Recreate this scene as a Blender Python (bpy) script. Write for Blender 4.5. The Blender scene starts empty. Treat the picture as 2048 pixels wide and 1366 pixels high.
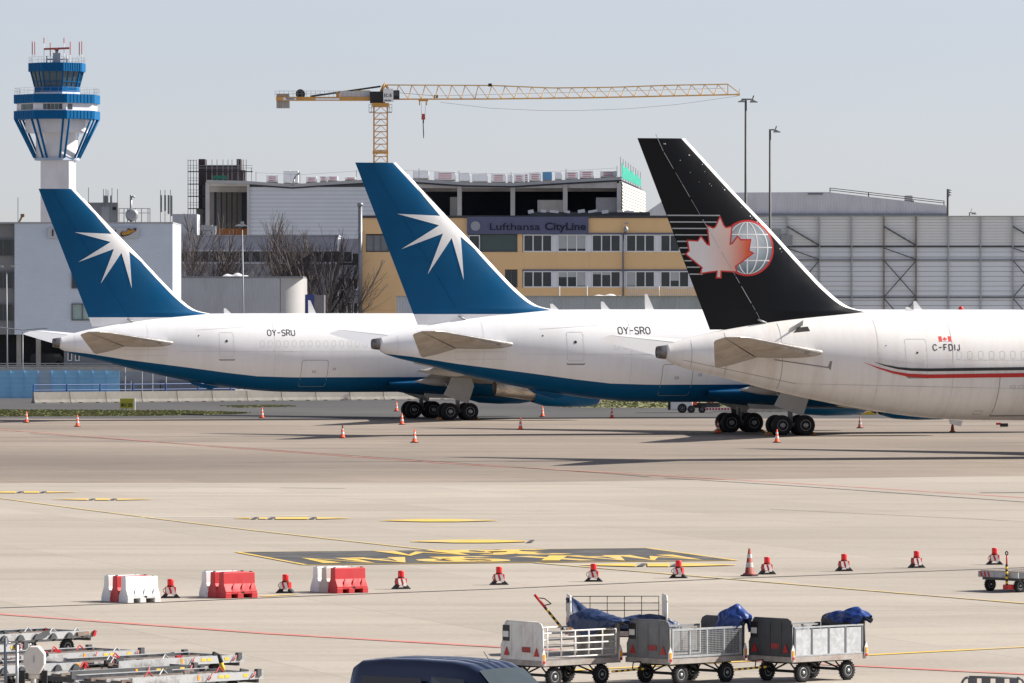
import bpy, bmesh, math, random
from mathutils import Vector, Matrix
R = math.radians
random.seed(7)
scene = bpy.context.scene
# ---------------------------------------------------------------- camera, sky, sun, exposure
F = 12000.0; CX = 1024.0; HZ = 637.0; H = 7.0          # focal length in photo pixels, centre column, horizon row, eye height
cam_d = bpy.data.cameras.new('camera'); cam = bpy.data.objects.new('camera', cam_d)
scene.collection.objects.link(cam); scene.camera = cam
cam.location = (0, 0, H); cam.rotation_euler = (R(90), 0, 0)
cam_d.sensor_width = 36.0; cam_d.lens = F / 2048 * 36
cam_d.shift_y = -(683 - HZ) / 2048
cam_d.clip_start = 1.0; cam_d.clip_end = 9000
SUN = Vector((1.33, 0.26, 1.0)).normalized()
sun_el = math.asin(SUN.z); sun_az = math.atan2(SUN.x, SUN.y)
world = bpy.data.worlds.new('World'); scene.world = world; world.use_nodes = True
nt = world.node_tree; nt.nodes.clear()
sky = nt.nodes.new('ShaderNodeTexSky'); sky.sky_type = 'NISHITA'; sky.sun_disc = False
sky.sun_elevation = sun_el; sky.sun_rotation = sun_az
sky.altitude = 90; sky.air_density = 0.8; sky.dust_density = 0.4; sky.ozone_density = 2.0
hs = nt.nodes.new('ShaderNodeHueSaturation'); hs.inputs['Saturation'].default_value = 0.46
tint = nt.nodes.new('ShaderNodeMix'); tint.data_type = 'RGBA'; tint.blend_type = 'MULTIPLY'
tint.inputs['Factor'].default_value = 1.0; tint.inputs[7].default_value = (0.90, 0.888, 0.975, 1)
bg = nt.nodes.new('ShaderNodeBackground'); bg.inputs['Strength'].default_value = 0.066
wo = nt.nodes.new('ShaderNodeOutputWorld')
nt.links.new(sky.outputs[0], hs.inputs['Color']); nt.links.new(hs.outputs[0], tint.inputs[6])
nt.links.new(tint.outputs[2], bg.inputs[0]); nt.links.new(bg.outputs[0], wo.inputs[0])
sl = bpy.data.lights.new('sun', 'SUN'); sl.energy = 4.4; sl.angle = R(0.6); sl.color = (1.0, 0.94, 0.86)
so = bpy.data.objects.new('sun', sl); scene.collection.objects.link(so)
so.rotation_euler = SUN.to_track_quat('Z', 'Y').to_euler(); so.location = (60, 30, 80)
scene.view_settings.view_transform = 'Standard'; scene.view_settings.look = 'None'
scene.view_settings.gamma = 1; scene.view_settings.use_curve_mapping = False
scene.view_settings.exposure = 0.97
try:
    scene.cycles.max_bounces = 6; scene.cycles.diffuse_bounces = 3; scene.cycles.glossy_bounces = 3
except Exception: pass

# ---------------------------------------------------------------- helpers
COL = scene.collection
def W(px, py, d): return Vector(((px - CX) / F * d, d, H - (py - HZ) / F * d))
def G(px, py, z=0.0):
    d = (H - z) * F / (py - HZ); return Vector(((px - CX) / F * d, d, z))
def S(r, g, b):
    f = lambda c: ((c / 255 + 0.055) / 1.055) ** 2.4 if c > 10 else c / 255 / 12.92
    return (f(r), f(g), f(b))
MATS = {}
def mat(name, col, rough=0.6, metal=0.0, var=0.12, scale=1.0, bump=0.0, bscale=None, spec=0.5, coat=0.0, dirt=None, dirtamt=0.0, dscale=(1, 1, 1), emit=None, trans=0.0):
    """procedural paint / metal / concrete: base colour broken up by noise, optional streaky dirt, fine bump"""
    if name in MATS: return MATS[name]
    m = bpy.data.materials.new(name); m.use_nodes = True; t = m.node_tree; N = t.nodes; L = t.links
    b = N['Principled BSDF']; b.inputs['Roughness'].default_value = rough; b.inputs['Metallic'].default_value = metal
    b.inputs['Specular IOR Level'].default_value = spec; b.inputs['Coat Weight'].default_value = coat
    if trans: b.inputs['Transmission Weight'].default_value = trans
    tc = N.new('ShaderNodeTexCoord')
    no = N.new('ShaderNodeTexNoise'); no.inputs['Scale'].default_value = scale; no.inputs['Detail'].default_value = 6; no.inputs['Roughness'].default_value = 0.6
    L.new(tc.outputs['Object'], no.inputs['Vector'])
    mr = N.new('ShaderNodeMapRange'); mr.inputs[1].default_value = 0.25; mr.inputs[2].default_value = 0.75
    mr.inputs[3].default_value = 1 - var; mr.inputs[4].default_value = 1 + var
    L.new(no.outputs['Fac'], mr.inputs[0])
    mx = N.new('ShaderNodeMix'); mx.data_type = 'RGBA'; mx.blend_type = 'MULTIPLY'; mx.inputs[0].default_value = 1
    mx.inputs[6].default_value = (*col, 1); L.new(mr.outputs[0], mx.inputs[7]); out = mx.outputs[2]
    if dirt:
        mp = N.new('ShaderNodeMapping'); mp.inputs['Scale'].default_value = dscale; L.new(tc.outputs['Object'], mp.inputs[0])
        n2 = N.new('ShaderNodeTexNoise'); n2.inputs['Scale'].default_value = 1; n2.inputs['Detail'].default_value = 8; n2.inputs['Roughness'].default_value = 0.65
        L.new(mp.outputs[0], n2.inputs['Vector'])
        r2 = N.new('ShaderNodeMapRange'); r2.inputs[1].default_value = 0.45; r2.inputs[2].default_value = 0.75; r2.inputs[3].default_value = 0; r2.inputs[4].default_value = dirtamt
        L.new(n2.outputs['Fac'], r2.inputs[0])
        m2 = N.new('ShaderNodeMix'); m2.data_type = 'RGBA'; L.new(r2.outputs[0], m2.inputs[0]); L.new(out, m2.inputs[6]); m2.inputs[7].default_value = (*dirt, 1)
        out = m2.outputs[2]
        r3 = N.new('ShaderNodeMath'); r3.operation = 'ADD'; r3.inputs[1].default_value = rough; L.new(r2.outputs[0], r3.inputs[0])
        r3.use_clamp = True; L.new(r3.outputs[0], b.inputs['Roughness'])
    L.new(out, b.inputs['Base Color'])
    if bump:
        bn = N.new('ShaderNodeTexNoise'); bn.inputs['Scale'].default_value = bscale or scale * 8; bn.inputs['Detail'].default_value = 4
        L.new(tc.outputs['Object'], bn.inputs['Vector'])
        bu = N.new('ShaderNodeBump'); bu.inputs['Strength'].default_value = bump; bu.inputs['Distance'].default_value = 0.05
        L.new(bn.outputs['Fac'], bu.inputs['Height']); L.new(bu.outputs[0], b.inputs['Normal'])
    if emit:
        b.inputs['Emission Color'].default_value = (*col, 1); b.inputs['Emission Strength'].default_value = emit
    MATS[name] = m; return m

class MB:
    """collects faces; build() links them as ONE mesh object"""
    def __init__(s): s.v = []; s.f = []; s.mi = []; s.sm = []
    def add(s, vs, fs, mi=0, sm=False):
        o = len(s.v); s.v += [tuple(v) for v in vs]
        for f in fs: s.f.append([i + o for i in f]); s.mi.append(mi); s.sm.append(sm)
        return s
    def box(s, c, size, mi=0, rot=None, taper=1.0):
        hx, hy, hz = size[0] / 2, size[1] / 2, size[2] / 2
        vs = [Vector((x * hx * (taper if z > 0 else 1), y * hy * (taper if z > 0 else 1), z * hz)) for z in (-1, 1) for y in (-1, 1) for x in (-1, 1)]
        if rot is not None: vs = [rot @ v for v in vs]
        c = Vector(c)
        return s.add([v + c for v in vs], [(0, 2, 3, 1), (4, 5, 7, 6), (0, 1, 5, 4), (2, 6, 7, 3), (0, 4, 6, 2), (1, 3, 7, 5)], mi)
    def b2(s, x0, x1, y0, y1, z0, z1, mi=0): return s.box(((x0 + x1) / 2, (y0 + y1) / 2, (z0 + z1) / 2), (abs(x1 - x0), abs(y1 - y0), abs(z1 - z0)), mi)
    def pb(s, x0, y0, x1, y1, d, dep, mi=0):
        """box whose front face at distance d covers the given rectangle of the facade, dep deep behind it"""
        a = W(x0, y1, d); b = W(x1, y0, d)
        return s.b2(a.x, b.x, d, d + dep, a.z, b.z, mi)
    def poly(s, pts, mi=0): return s.add(pts, [tuple(range(len(pts)))], mi)
    def prism(s, poly, axis, a0, a1, mi=0):
        """polygon (u,v) pulled along an axis: 'y' -> (u,a,v), 'z' -> (u,v,a), 'x' -> (a,u,v)"""
        mp = {'y': lambda u, v, a: (u, a, v), 'z': lambda u, v, a: (u, v, a), 'x': lambda u, v, a: (a, u, v)}[axis]
        n = len(poly); vs = [mp(u, v, a0) for u, v in poly] + [mp(u, v, a1) for u, v in poly]
        ar = sum(poly[i][0] * poly[(i + 1) % n][1] - poly[(i + 1) % n][0] * poly[i][1] for i in range(n))
        fl = (ar > 0) == (axis != 'y')
        fs = [tuple(range(n)), tuple(range(2 * n - 1, n - 1, -1))] + [(i, i + n, (i + 1) % n + n, (i + 1) % n) for i in range(n)]
        if fl == (a1 > a0): fs = [tuple(reversed(f)) for f in fs]
        return s.add(vs, fs, mi)
    def tube(s, p0, p1, r, n=6, r1=None, mi=0, cap=True):
        p0 = Vector(p0); p1 = Vector(p1); r1 = r if r1 is None else r1; d = p1 - p0
        if d.length < 1e-6: return s
        q = d.to_track_quat('Z', 'Y'); vs = []
        for p, rr in ((p0, r), (p1, r1)):
            for i in range(n):
                a = 2 * math.pi * (i + .5) / n; vs.append(p + q @ Vector((rr * math.cos(a), rr * math.sin(a), 0)))
        fs = [(i, (i + 1) % n, (i + 1) % n + n, i + n) for i in range(n)]
        if cap: fs += [tuple(range(n - 1, -1, -1)), tuple(range(n, 2 * n))]
        return s.add(vs, fs, mi, n > 5)
    def path(s, pts, r, n=6, mi=0):
        for a, b in zip(pts, pts[1:]): s.tube(a, b, r, n, mi=mi)
        return s
    def lathe(s, prof, n=20, M=None, mi=0, sm=True, cap=True):
        vs = []
        for r, z in prof:
            for i in range(n):
                a = 2 * math.pi * i / n; vs.append(Vector((r * math.cos(a), r * math.sin(a), z)))
        if M is not None: vs = [M @ v for v in vs]
        k = len(prof); fs = [(j * n + i, j * n + (i + 1) % n, (j + 1) * n + (i + 1) % n, (j + 1) * n + i) for j in range(k - 1) for i in range(n)]
        s.add(vs, fs, mi, sm)
        if cap:
            o = len(s.v) - k * n
            s.f += [[o + i for i in range(n - 1, -1, -1)], [o + (k - 1) * n + i for i in range(n)]]; s.mi += [mi, mi]; s.sm += [False, False]
        return s
    def grid(s, rows, closed=False, mi=0, sm=True, flip=False):
        n = len(rows[0]); vs = [p for r in rows for p in r]; fs = []
        for j in range(len(rows) - 1):
            for i in range(n if closed else n - 1):
                f = (j * n + i, j * n + (i + 1) % n, (j + 1) * n + (i + 1) % n, (j + 1) * n + i)
                fs.append(f[::-1] if flip else f)
        return s.add(vs, fs, mi, sm)
    def build(s, name, mats, parent=None, local=False, label=None, cat=None, group=None, kind=None, bevel=0.0, loc=None, rz=0.0):
        me = bpy.data.meshes.new(name)
        off = Vector((0, 0, 0))
        if parent is not None and not local: off = Vector(parent.location)
        if parent is not None and not local and parent.parent is not None: off = off + Vector(parent.parent.location)
        me.from_pydata([tuple(Vector(v) - off) for v in s.v], [], s.f); me.validate()
        mats = mats if isinstance(mats, (list, tuple)) else [mats]
        for m in mats: me.materials.append(m)
        if len(me.polygons) == len(s.mi):
            me.polygons.foreach_set('material_index', s.mi); me.polygons.foreach_set('use_smooth', s.sm)
        o = bpy.data.objects.new(name, me); COL.objects.link(o)
        if parent is not None: o.parent = parent
        if loc is not None: o.location = loc
        o.rotation_euler.z = rz
        if bevel:
            md = o.modifiers.new('bevel', 'BEVEL'); md.width = bevel; md.segments = 2; md.limit_method = 'ANGLE'; md.angle_limit = R(40)
        tag(o, label, cat, group, kind); return o
def tag(o, label=None, cat=None, group=None, kind=None):
    if label: o['label'] = label
    if cat: o['category'] = cat
    if group: o['group'] = group
    if kind: o['kind'] = kind
    return o
def thing(name, label, cat, loc=(0, 0, 0), rz=0.0, group=None, scale=1.0):
    o = bpy.data.objects.new(name, None); o.empty_display_size = 0.3; COL.objects.link(o)
    o.location = loc; o.rotation_euler.z = rz; o.scale = (scale,) * 3
    return tag(o, label, cat, group)
def copy_tree(o, parent=None):
    c = o.copy(); COL.objects.link(c); c.parent = parent
    for ch in [x for x in o.children]: copy_tree(ch, c)
    return c
def place(src, loc, rz=None, label=None):
    c = copy_tree(src); c.location = loc
    if rz is not None: c.rotation_euler.z = rz
    if label: c['label'] = label
    return c
def text_polys(txt, size, bold=0.0, align='LEFT'):
    """flat mesh (verts, faces) of a line of lettering in the XY plane"""
    cu = bpy.data.curves.new('t', 'FONT'); cu.body = txt; cu.size = size; cu.align_x = align; cu.offset = bold; cu.resolution_u = 3
    ob = bpy.data.objects.new('t', cu); COL.objects.link(ob)
    dg = bpy.context.evaluated_depsgraph_get(); me = bpy.data.meshes.new_from_object(ob.evaluated_get(dg))
    v = [tuple(x.co) for x in me.vertices]; f = [tuple(p.vertices) for p in me.polygons]
    bpy.data.objects.remove(ob); bpy.data.curves.remove(cu); bpy.data.meshes.remove(me)
    return v, f
def flat_text(mb, txt, size, fn, bold=0.0, sx=1.0, mi=0, align='LEFT'):
    v, f = text_polys(txt, size, bold, align); mb.add([fn(a * sx, b) for a, b, c in v], f, mi); return mb
def mapped(mb, polys, fn, maxlen=0.4, mi=0, verts=None):
    """lay polygons (u,v) onto a curved surface through fn(u,v): triangulate, split long edges, map"""
    bm = bmesh.new()
    if verts is not None:
        vs = [bm.verts.new((a, b, 0)) for a, b in verts]
        for f in polys:
            try: bm.faces.new([vs[i] for i in f])
            except ValueError: pass
    else:
        for p in polys: bm.faces.new([bm.verts.new((a, b, 0)) for a, b in p])
    bm.normal_update(); bmesh.ops.triangulate(bm, faces=bm.faces[:], quad_method='FIXED', ngon_method='EAR_CLIP')
    for _ in range(8):
        e = [e for e in bm.edges if e.calc_length() > maxlen]
        if not e: break
        bmesh.ops.subdivide_edges(bm, edges=e, cuts=1); bm.normal_update(); bmesh.ops.triangulate(bm, faces=bm.faces[:], quad_method='FIXED', ngon_method='EAR_CLIP')
    bm.normal_update(); bm.verts.index_update()
    mb.add([fn(v.co.x, v.co.y) for v in bm.verts], [tuple(v.index for v in (f.verts if f.normal.z > 0 else reversed(f.verts[:]))) for f in bm.faces], mi, False)
    bm.free(); return mb
GLYPH = {'O': (.62, [[(.31, 0), (.12, .06), (0, .25), (0, .75), (.12, .94), (.31, 1), (.5, .94), (.62, .75), (.62, .25), (.5, .06), (.31, 0)]]),
 'Y': (.62, [[(0, 1), (.31, .45), (.31, 0)], [(.62, 1), (.31, .45)]]), '-': (.5, [[(0, .5), (.5, .5)]]),
 'S': (.58, [[(0, .16), (.12, .03), (.3, 0), (.5, .06), (.58, .25), (.5, .44), (.1, .56), (.02, .75), (.1, .93), (.3, 1), (.48, .96), (.57, .84)]]),
 'R': (.58, [[(0, 0), (0, 1), (.38, 1), (.54, .9), (.58, .74), (.54, .58), (.38, .48), (.0, .48)], [(.32, .48), (.6, 0)]]),
 'U': (.6, [[(0, 1), (0, .25), (.1, .06), (.3, 0), (.5, .06), (.6, .25), (.6, 1)]]),
 'C': (.66, [[(.64, .25), (.52, .06), (.34, 0), (.12, .08), (0, .3), (0, .7), (.12, .92), (.34, 1), (.52, .94), (.64, .76)]]),
 'F': (.5, [[(.5, 1), (0, 1), (0, 0)], [(0, .52), (.42, .52)]]), 'D': (.62, [[(0, 0), (0, 1), (.3, 1), (.52, .9), (.62, .7), (.62, .3), (.52, .1), (.3, 0), (0, 0)]]),
 'M': (.8, [[(0, 0), (0, 1), (.4, .35), (.8, 1), (.8, 0)]]), 'A': (.76, [[(0, 0), (.38, 1), (.76, 0)], [(.14, .3), (.62, .3)]]), 'X': (.7, [[(0, 0), (.7, 1)], [(0, 1), (.7, 0)]]), 'P': (.56, [[(0, 0), (0, 1), (.36, 1), (.52, .9), (.56, .74), (.52, .58), (.36, .48), (0, .48)]]), 'N': (.66, [[(0, 0), (0, 1), (.66, 0), (.66, 1)]]), ' ': (.35, []),
 '3': (.56, [[(.02, .9), (.2, 1), (.38, 1), (.52, .9), (.52, .66), (.4, .54), (.22, .52)], [(.3, .53), (.46, .48), (.56, .34), (.54, .14), (.4, 0), (.18, 0), (0, .1)]]), '6': (.58, [[(.5, .96), (.32, 1), (.12, .86), (.02, .6), (0, .3), (.1, .06), (.3, 0), (.5, .07), (.58, .3), (.5, .5), (.3, .56), (.1, .48), (.02, .34)]]),
 'I': (.02, [[(.0, 0), (.0, 1)]]), 'J': (.42, [[(.4, 1), (.4, .2), (.32, .04), (.18, 0), (.05, .05), (0, .22)]])}
def stroke_text(txt, h, lw, gap=.2, sx=1.0):
    '''lettering drawn as strokes: list of quad strips, one list per stroke'''
    out = []; x = 0
    for ch in txt:
        w, strokes = GLYPH[ch]
        for st in strokes:
            P = [Vector((x + a * h * sx, b * h)) for a, b in st]; l = []; r = []
            for i, p in enumerate(P):
                t0 = (p - P[i - 1]).normalized() if i else (P[1] - p).normalized(); t1 = (P[i + 1] - p).normalized() if i < len(P) - 1 else t0
                t = (t0 + t1).normalized(); n = Vector((-t.y, t.x)) * (lw / 2 / max(.5, t.dot(t0))); l.append(p + n); r.append(p - n)
            out.append([[tuple(r[i]), tuple(r[i + 1]), tuple(l[i + 1]), tuple(l[i])] for i in range(len(P) - 1)])
        x += (w * sx + gap) * h
    return out
def lerp_tab(tab, x):
    if x <= tab[0][0]: return tab[0][1]
    for (a, b), (c, d) in zip(tab, tab[1:]):
        if x <= c: return b + (d - b) * (x - a) / (c - a)
    return tab[-1][1]
def smooth_tab(tab, x):
    """monotone-ish cubic through table points"""
    n = len(tab)
    if x <= tab[0][0]: return tab[0][1]
    if x >= tab[-1][0]: return tab[-1][1]
    for i in range(n - 1):
        if x <= tab[i + 1][0]:
            x0, y0 = tab[i]; x1, y1 = tab[i + 1]; h = x1 - x0; t = (x - x0) / h
            def sl(k):
                if k == 0: return (tab[1][1] - tab[0][1]) / (tab[1][0] - tab[0][0])
                if k == n - 1: return (tab[-1][1] - tab[-2][1]) / (tab[-1][0] - tab[-2][0])
                a = (tab[k][1] - tab[k - 1][1]) / (tab[k][0] - tab[k - 1][0]); b = (tab[k + 1][1] - tab[k][1]) / (tab[k + 1][0] - tab[k][0])
                return 0 if a * b <= 0 else 2 * a * b / (a + b)
            m0, m1 = sl(i), sl(i + 1)
            return (2*t**3-3*t**2+1)*y0 + (t**3-2*t**2+t)*h*m0 + (-2*t**3+3*t**2)*y1 + (t**3-t**2)*h*m1

# ---------------------------------------------------------------- common materials
WHITE = mat('white_paint', (.78, .78, .77), .45, var=.04, scale=3)
GREYM = mat('grey_metal', (.32, .33, .34), .5, .4, var=.15, scale=6)
GALV = mat('galvanised_steel', (.42, .44, .45), .45, .55, var=.22, scale=9)
DARKM = mat('black_steel', (.02, .02, .022), .55, .2, var=.3, scale=8)
RUBBER = mat('tyre_rubber', (.012, .012, .013), .85, var=.3, scale=12)
YELL = mat('yellow_paint', (.75, .48, .03), .6, var=.12, scale=5)
RED = mat('red_paint', (.55, .02, .018), .5, var=.12, scale=5)
ORANGE = mat('orange_plastic', (.88, .10, .03), .5, var=.1, scale=9)
AMBER = mat('amber_lens', (.85, .33, .02), .25, var=.1)
CONC = mat('concrete', (.36, .34, .31), .85, var=.18, scale=.9, bump=.3, dirt=(.13, .12, .11), dirtamt=.5, dscale=(.8, .8, .3))
GLASS = mat('dark_glass', (.02, .028, .035), .08, var=.2, scale=.6, spec=.6)
# ---------------------------------------------------------------- ground, pavement, markings
def pavement(name, c1, c2, dark, rz=R(16.5), slab=7.5, joint=.35, stain=.5, blobs=()):
    m = bpy.data.materials.new(name); m.use_nodes = True; t = m.node_tree; N = t.nodes; L = t.links; b = N['Principled BSDF']
    b.inputs['Roughness'].default_value = .9; b.inputs['Specular IOR Level'].default_value = .2
    tc = N.new('ShaderNodeTexCoord')
    def noise(sc, det, ro, vec=None, dist=0):
        n = N.new('ShaderNodeTexNoise'); n.inputs['Scale'].default_value = sc; n.inputs['Detail'].default_value = det; n.inputs['Roughness'].default_value = ro; n.inputs['Distortion'].default_value = dist
        L.new(vec or tc.outputs['Object'], n.inputs['Vector']); return n.outputs['Fac']
    def rng(x, a, b_, c, d):
        r = N.new('ShaderNodeMapRange'); r.inputs[1].default_value = a; r.inputs[2].default_value = b_; r.inputs[3].default_value = c; r.inputs[4].default_value = d; L.new(x, r.inputs[0]); return r.outputs[0]
    def mix(f, a, c, mode='MIX'):
        x = N.new('ShaderNodeMix'); x.data_type = 'RGBA'; x.blend_type = mode
        if hasattr(f, 'links'): L.new(f, x.inputs[0])
        else: x.inputs[0].default_value = f
        for k, v in ((6, a), (7, c)):
            if hasattr(v, 'links'): L.new(v, x.inputs[k])
            else: x.inputs[k].default_value = (*v, 1)
        return x.outputs[2]
    base = mix(rng(noise(.035, 5, .6), .35, .65, 0, 1), c1, c2)
    mp = N.new('ShaderNodeMapping'); mp.inputs['Rotation'].default_value = (0, 0, -rz); L.new(tc.outputs['Object'], mp.inputs[0])
    br = N.new('ShaderNodeTexBrick'); br.offset = 0; br.inputs['Scale'].default_value = 1; br.inputs['Brick Width'].default_value = slab; br.inputs['Row Height'].default_value = slab
    br.inputs['Mortar Size'].default_value = .035; br.inputs['Mortar Smooth'].default_value = .2
    br.inputs['Color1'].default_value = (.94, .94, .94, 1); br.inputs['Color2'].default_value = (1.05, 1.05, 1.04, 1); br.inputs['Mortar'].default_value = (1 - joint,) * 3 + (1,)
    L.new(mp.outputs[0], br.inputs['Vector'])
    base = mix(1.0, base, br.outputs['Color'], 'MULTIPLY')
    # long wheel and wear streaks across the apron, blotches, fine grain
    m2 = N.new('ShaderNodeMapping'); m2.inputs['Rotation'].default_value = (0, 0, R(-8)); m2.inputs['Scale'].default_value = (.03, .28, 1); L.new(tc.outputs['Object'], m2.inputs[0])
    base = mix(rng(noise(1, 7, .62, m2.outputs[0], .6), .5, .78, 0, stain), base, dark)
    base = mix(rng(noise(.6, 8, .7), .54, .8, 0, stain * .7), base, dark)
    for (bx_, by_, rx, ry_, amt) in blobs:      # broad worn and oily areas with ragged edges
        mm = N.new('ShaderNodeMapping'); mm.inputs['Location'].default_value = (-bx_ / rx, -by_ / ry_, 0); mm.inputs['Scale'].default_value = (1 / rx, 1 / ry_, 0); L.new(tc.outputs['Object'], mm.inputs[0])
        ln = N.new('ShaderNodeVectorMath'); ln.operation = 'LENGTH'; L.new(mm.outputs[0], ln.inputs[0])
        ad = N.new('ShaderNodeMath'); ad.operation = 'MULTIPLY_ADD'; ad.inputs[1].default_value = 1.3; L.new(noise(1, 6, .6, m2.outputs[0], .4), ad.inputs[0]); L.new(ln.outputs['Value'], ad.inputs[2])
        base = mix(rng(ad.outputs[0], .75, 1.75, amt, 0), base, dark)
    g = rng(noise(7, 3, .6), .2, .8, .9, 1.1)
    gr = N.new('ShaderNodeCombineColor')
    for k in range(3): L.new(g, gr.inputs[k])
    base = mix(1.0, base, gr.outputs[0], 'MULTIPLY')
    L.new(base, b.inputs['Base Color']); return m
def sheet(name, pts, m, z, kind='structure', parent=None):
    mb = MB(); mb.poly([(p[0], p[1], z) for p in pts]); return mb.build(name, m, parent, kind=None if parent else kind)
BOUNCE = mat('bounce_ground', (.30, .285, .265), .95, var=.2, scale=.05)  # ground colour raised to a pale tone to bounce light onto the facades
ASPH = pavement('asphalt', (.075, .073, .075), (.10, .097, .095), (.045, .045, .045), stain=.4, joint=0.02)
OLDC = pavement('older_concrete', (.30, .255, .211), (.24, .20, .165), (.11, .09, .075), stain=.8, joint=.2, blobs=((-24, 292, 26, 30, .55), (30, 330, 40, 26, .2), (-6, 283, 16, 9, .25)))
NEWC = pavement('pale_concrete', (.395, .354, .303), (.352, .315, .267), (.225, .196, .163), stain=.65, joint=.16, blobs=((-9, 163, 10, 9, .28), (6, 195, 14, 7, .2), (7, 121, 5, 5, .25), (-4, 133, 6, 4, .18)))
ground = MB().poly([(-4000, -100, 0), (4000, -100, 0), (4000, 7000, 0), (-4000, 7000, 0)]).build('ground', BOUNCE, kind='structure')
road = sheet('service_road', [(-150, 412), (160, 412), (160, 530), (-150, 530)], ASPH, .008)
far_apron = sheet('far_apron', [(-110, 180), (140, 180), (140, 421), (-110, 417)], OLDC, .016)
near_apron = sheet('near_apron', [(-60, 40), (75, 40), G(2250, 950)[:2], G(1024, 966)[:2], G(-200, 968)[:2]], NEWC, .024)
PY = mat('road_yellow', (.64, .43, .08), .8, var=.2, scale=1.2, dirt=(.40, .35, .29), dirtamt=.9, dscale=(.5, .5, 1))
PYW = mat('road_yellow_worn', (.55, .42, .17), .85, var=.2, scale=1.0, dirt=(.39, .345, .29), dirtamt=1.3, dscale=(.35, .35, 1))
PR = mat('road_red', (.50, .17, .14), .8, var=.2, scale=1, dirt=(.40, .33, .27), dirtamt=1.0, dscale=(.6, .6, 1))
PW = mat('road_white', (.62, .58, .52), .8, var=.1, scale=1)
PK = mat('road_black', (.05, .05, .052), .85, var=.3, scale=1, dirt=(.2, .18, .15), dirtamt=.5, dscale=(.5, .5, 1))
PKW = mat('worn_black_edge', (.20, .18, .15), .85, var=.3, scale=1, dirt=(.38, .335, .28), dirtamt=1.2, dscale=(.3, .3, 1))
TAR = mat('joint_tar', (.05, .042, .036), .8, var=.3, scale=1)
ZM = .036
def strip(name, px, w, m, parent, z=ZM, pts=None):
    P = pts or [G(*p) for p in px]; mb = MB(); l = []; r = []
    if px and px[-1][0] > 2048: P.append(P[-1] + (P[-1] - P[-2]).normalized() * 22)      # run on beyond the view
    if px and px[0][0] < 0: P.insert(0, P[0] + (P[0] - P[1]).normalized() * 16)
    for i, p in enumerate(P):
        a = P[max(0, i - 1)]; b = P[min(len(P) - 1, i + 1)]; t = (b - a); t.z = 0; t.normalize(); n = Vector((-t.y, t.x, 0)) * (w / 2)
        l.append((p.x + n.x, p.y + n.y, z)); r.append((p.x - n.x, p.y - n.y, z))
    for i in range(len(P) - 1): mb.poly([r[i], r[i + 1], l[i + 1], l[i]])
    return mb.build(name, m, parent)
strip('red_line', [(-80, 1225), (540, 1270), (1000, 1297), (1490, 1324), (1780, 1338), (2140, 1356)], .36, PR, near_apron)
strip('red_line', [(-60, 855), (420, 893), (900, 928), (1300, 951)], .32, PR, far_apron, .03)
strip('red_line', [(1300, 951), (1560, 966), (2120, 1001)], .32, PR, near_apron, .032)
for a, b in (((-60, 990), (868, 1102.5)), ((1072, 1128), (2140, 1217))):
    n = 5; pts = [(a[0] + (b[0] - a[0]) * i / n, a[1] + (b[1] - a[1]) * i / n + (4 if 0 < i < n and a[0] < 0 else 0) * math.sin(math.pi * i / n)) for i in range(n + 1)]
    strip('yellow_line_border', pts, .27, PKW, near_apron, .032); strip('yellow_line', pts, .20, PYW, near_apron, .040)
strip('yellow_line', [(1100, 1346), (1640, 1318), (2140, 1292)], .30, PY, near_apron)
strip('yellow_line', [(522, 1195.5), (590, 1191)], .30, PY, near_apron)
strip('white_line', [(255, 1037), (620, 1033.5)], .45, PW, near_apron, .034)
for l in ([(-80, 1221), (310, 1207.5), (600, 1195), (1000, 1180), (1440, 1160), (2140, 1134)],):
    strip('expansion_joint', l, .16, TAR, near_apron, .034)
strip('expansion_joint', [(60, 868), (420, 892), (900, 926), (1240, 950), (1300, 955)], .14, TAR, far_apron, .03)
strip('expansion_joint', [(1330, 957), (1600, 974), (2140, 1012)], .17, TAR, near_apron, .034)
strip('expansion_joint', [(560, 977), (690, 978.5)], .2, TAR, near_apron, .034)
strip('expansion_joint', [(1960, 987), (2140, 986)], .4, TAR, near_apron, .033)
strip('expansion_joint', [(1540, 1020), (2140, 1049)], .08, TAR, near_apron, .033)
# painted span limit: dark field with yellow border and lettering that reads from the far side
ex = Vector((.969, .246)); ey = Vector((-.246, .969)); O = Vector((-.87, 175.8))
def fld(u, v, z=.044): p = O + ex * u + ey * v; return (p.x, p.y, z)
hw, hh = 6.25, 4.65
MB().poly([fld(-hw - .18, -hh - .18, .043), fld(hw + .18, -hh - .18, .043), fld(hw + .18, hh + .18, .043), fld(-hw - .18, hh + .18, .043)]).build('marking_border', PY, near_apron)
MB().poly([fld(-hw, -hh, .046), fld(hw, -hh, .046), fld(hw, hh, .046), fld(-hw, hh, .046)]).build('marking_field', PK, near_apron)
mb = MB()
for txt, wid, base, sh_ in (('MAX SPAN', 11.3, -.55, 0.0), ('36M', 5.4, 4.15, .35)):
    st = stroke_text(txt, 3.4, .47, .085, .42); xs = [p[0] for q in st for f in q for p in f]; x0, x1 = min(xs), max(xs)
    for k, q in enumerate(st):
        for f in q: mb.poly([fld(-((a - x0) / (x1 - x0) - .5) * wid + sh_, base - c, .050 + .003 * (k % 4)) for a, c in f])
mb.build('marking_lettering', PY, near_apron, kind='stuff')
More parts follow.
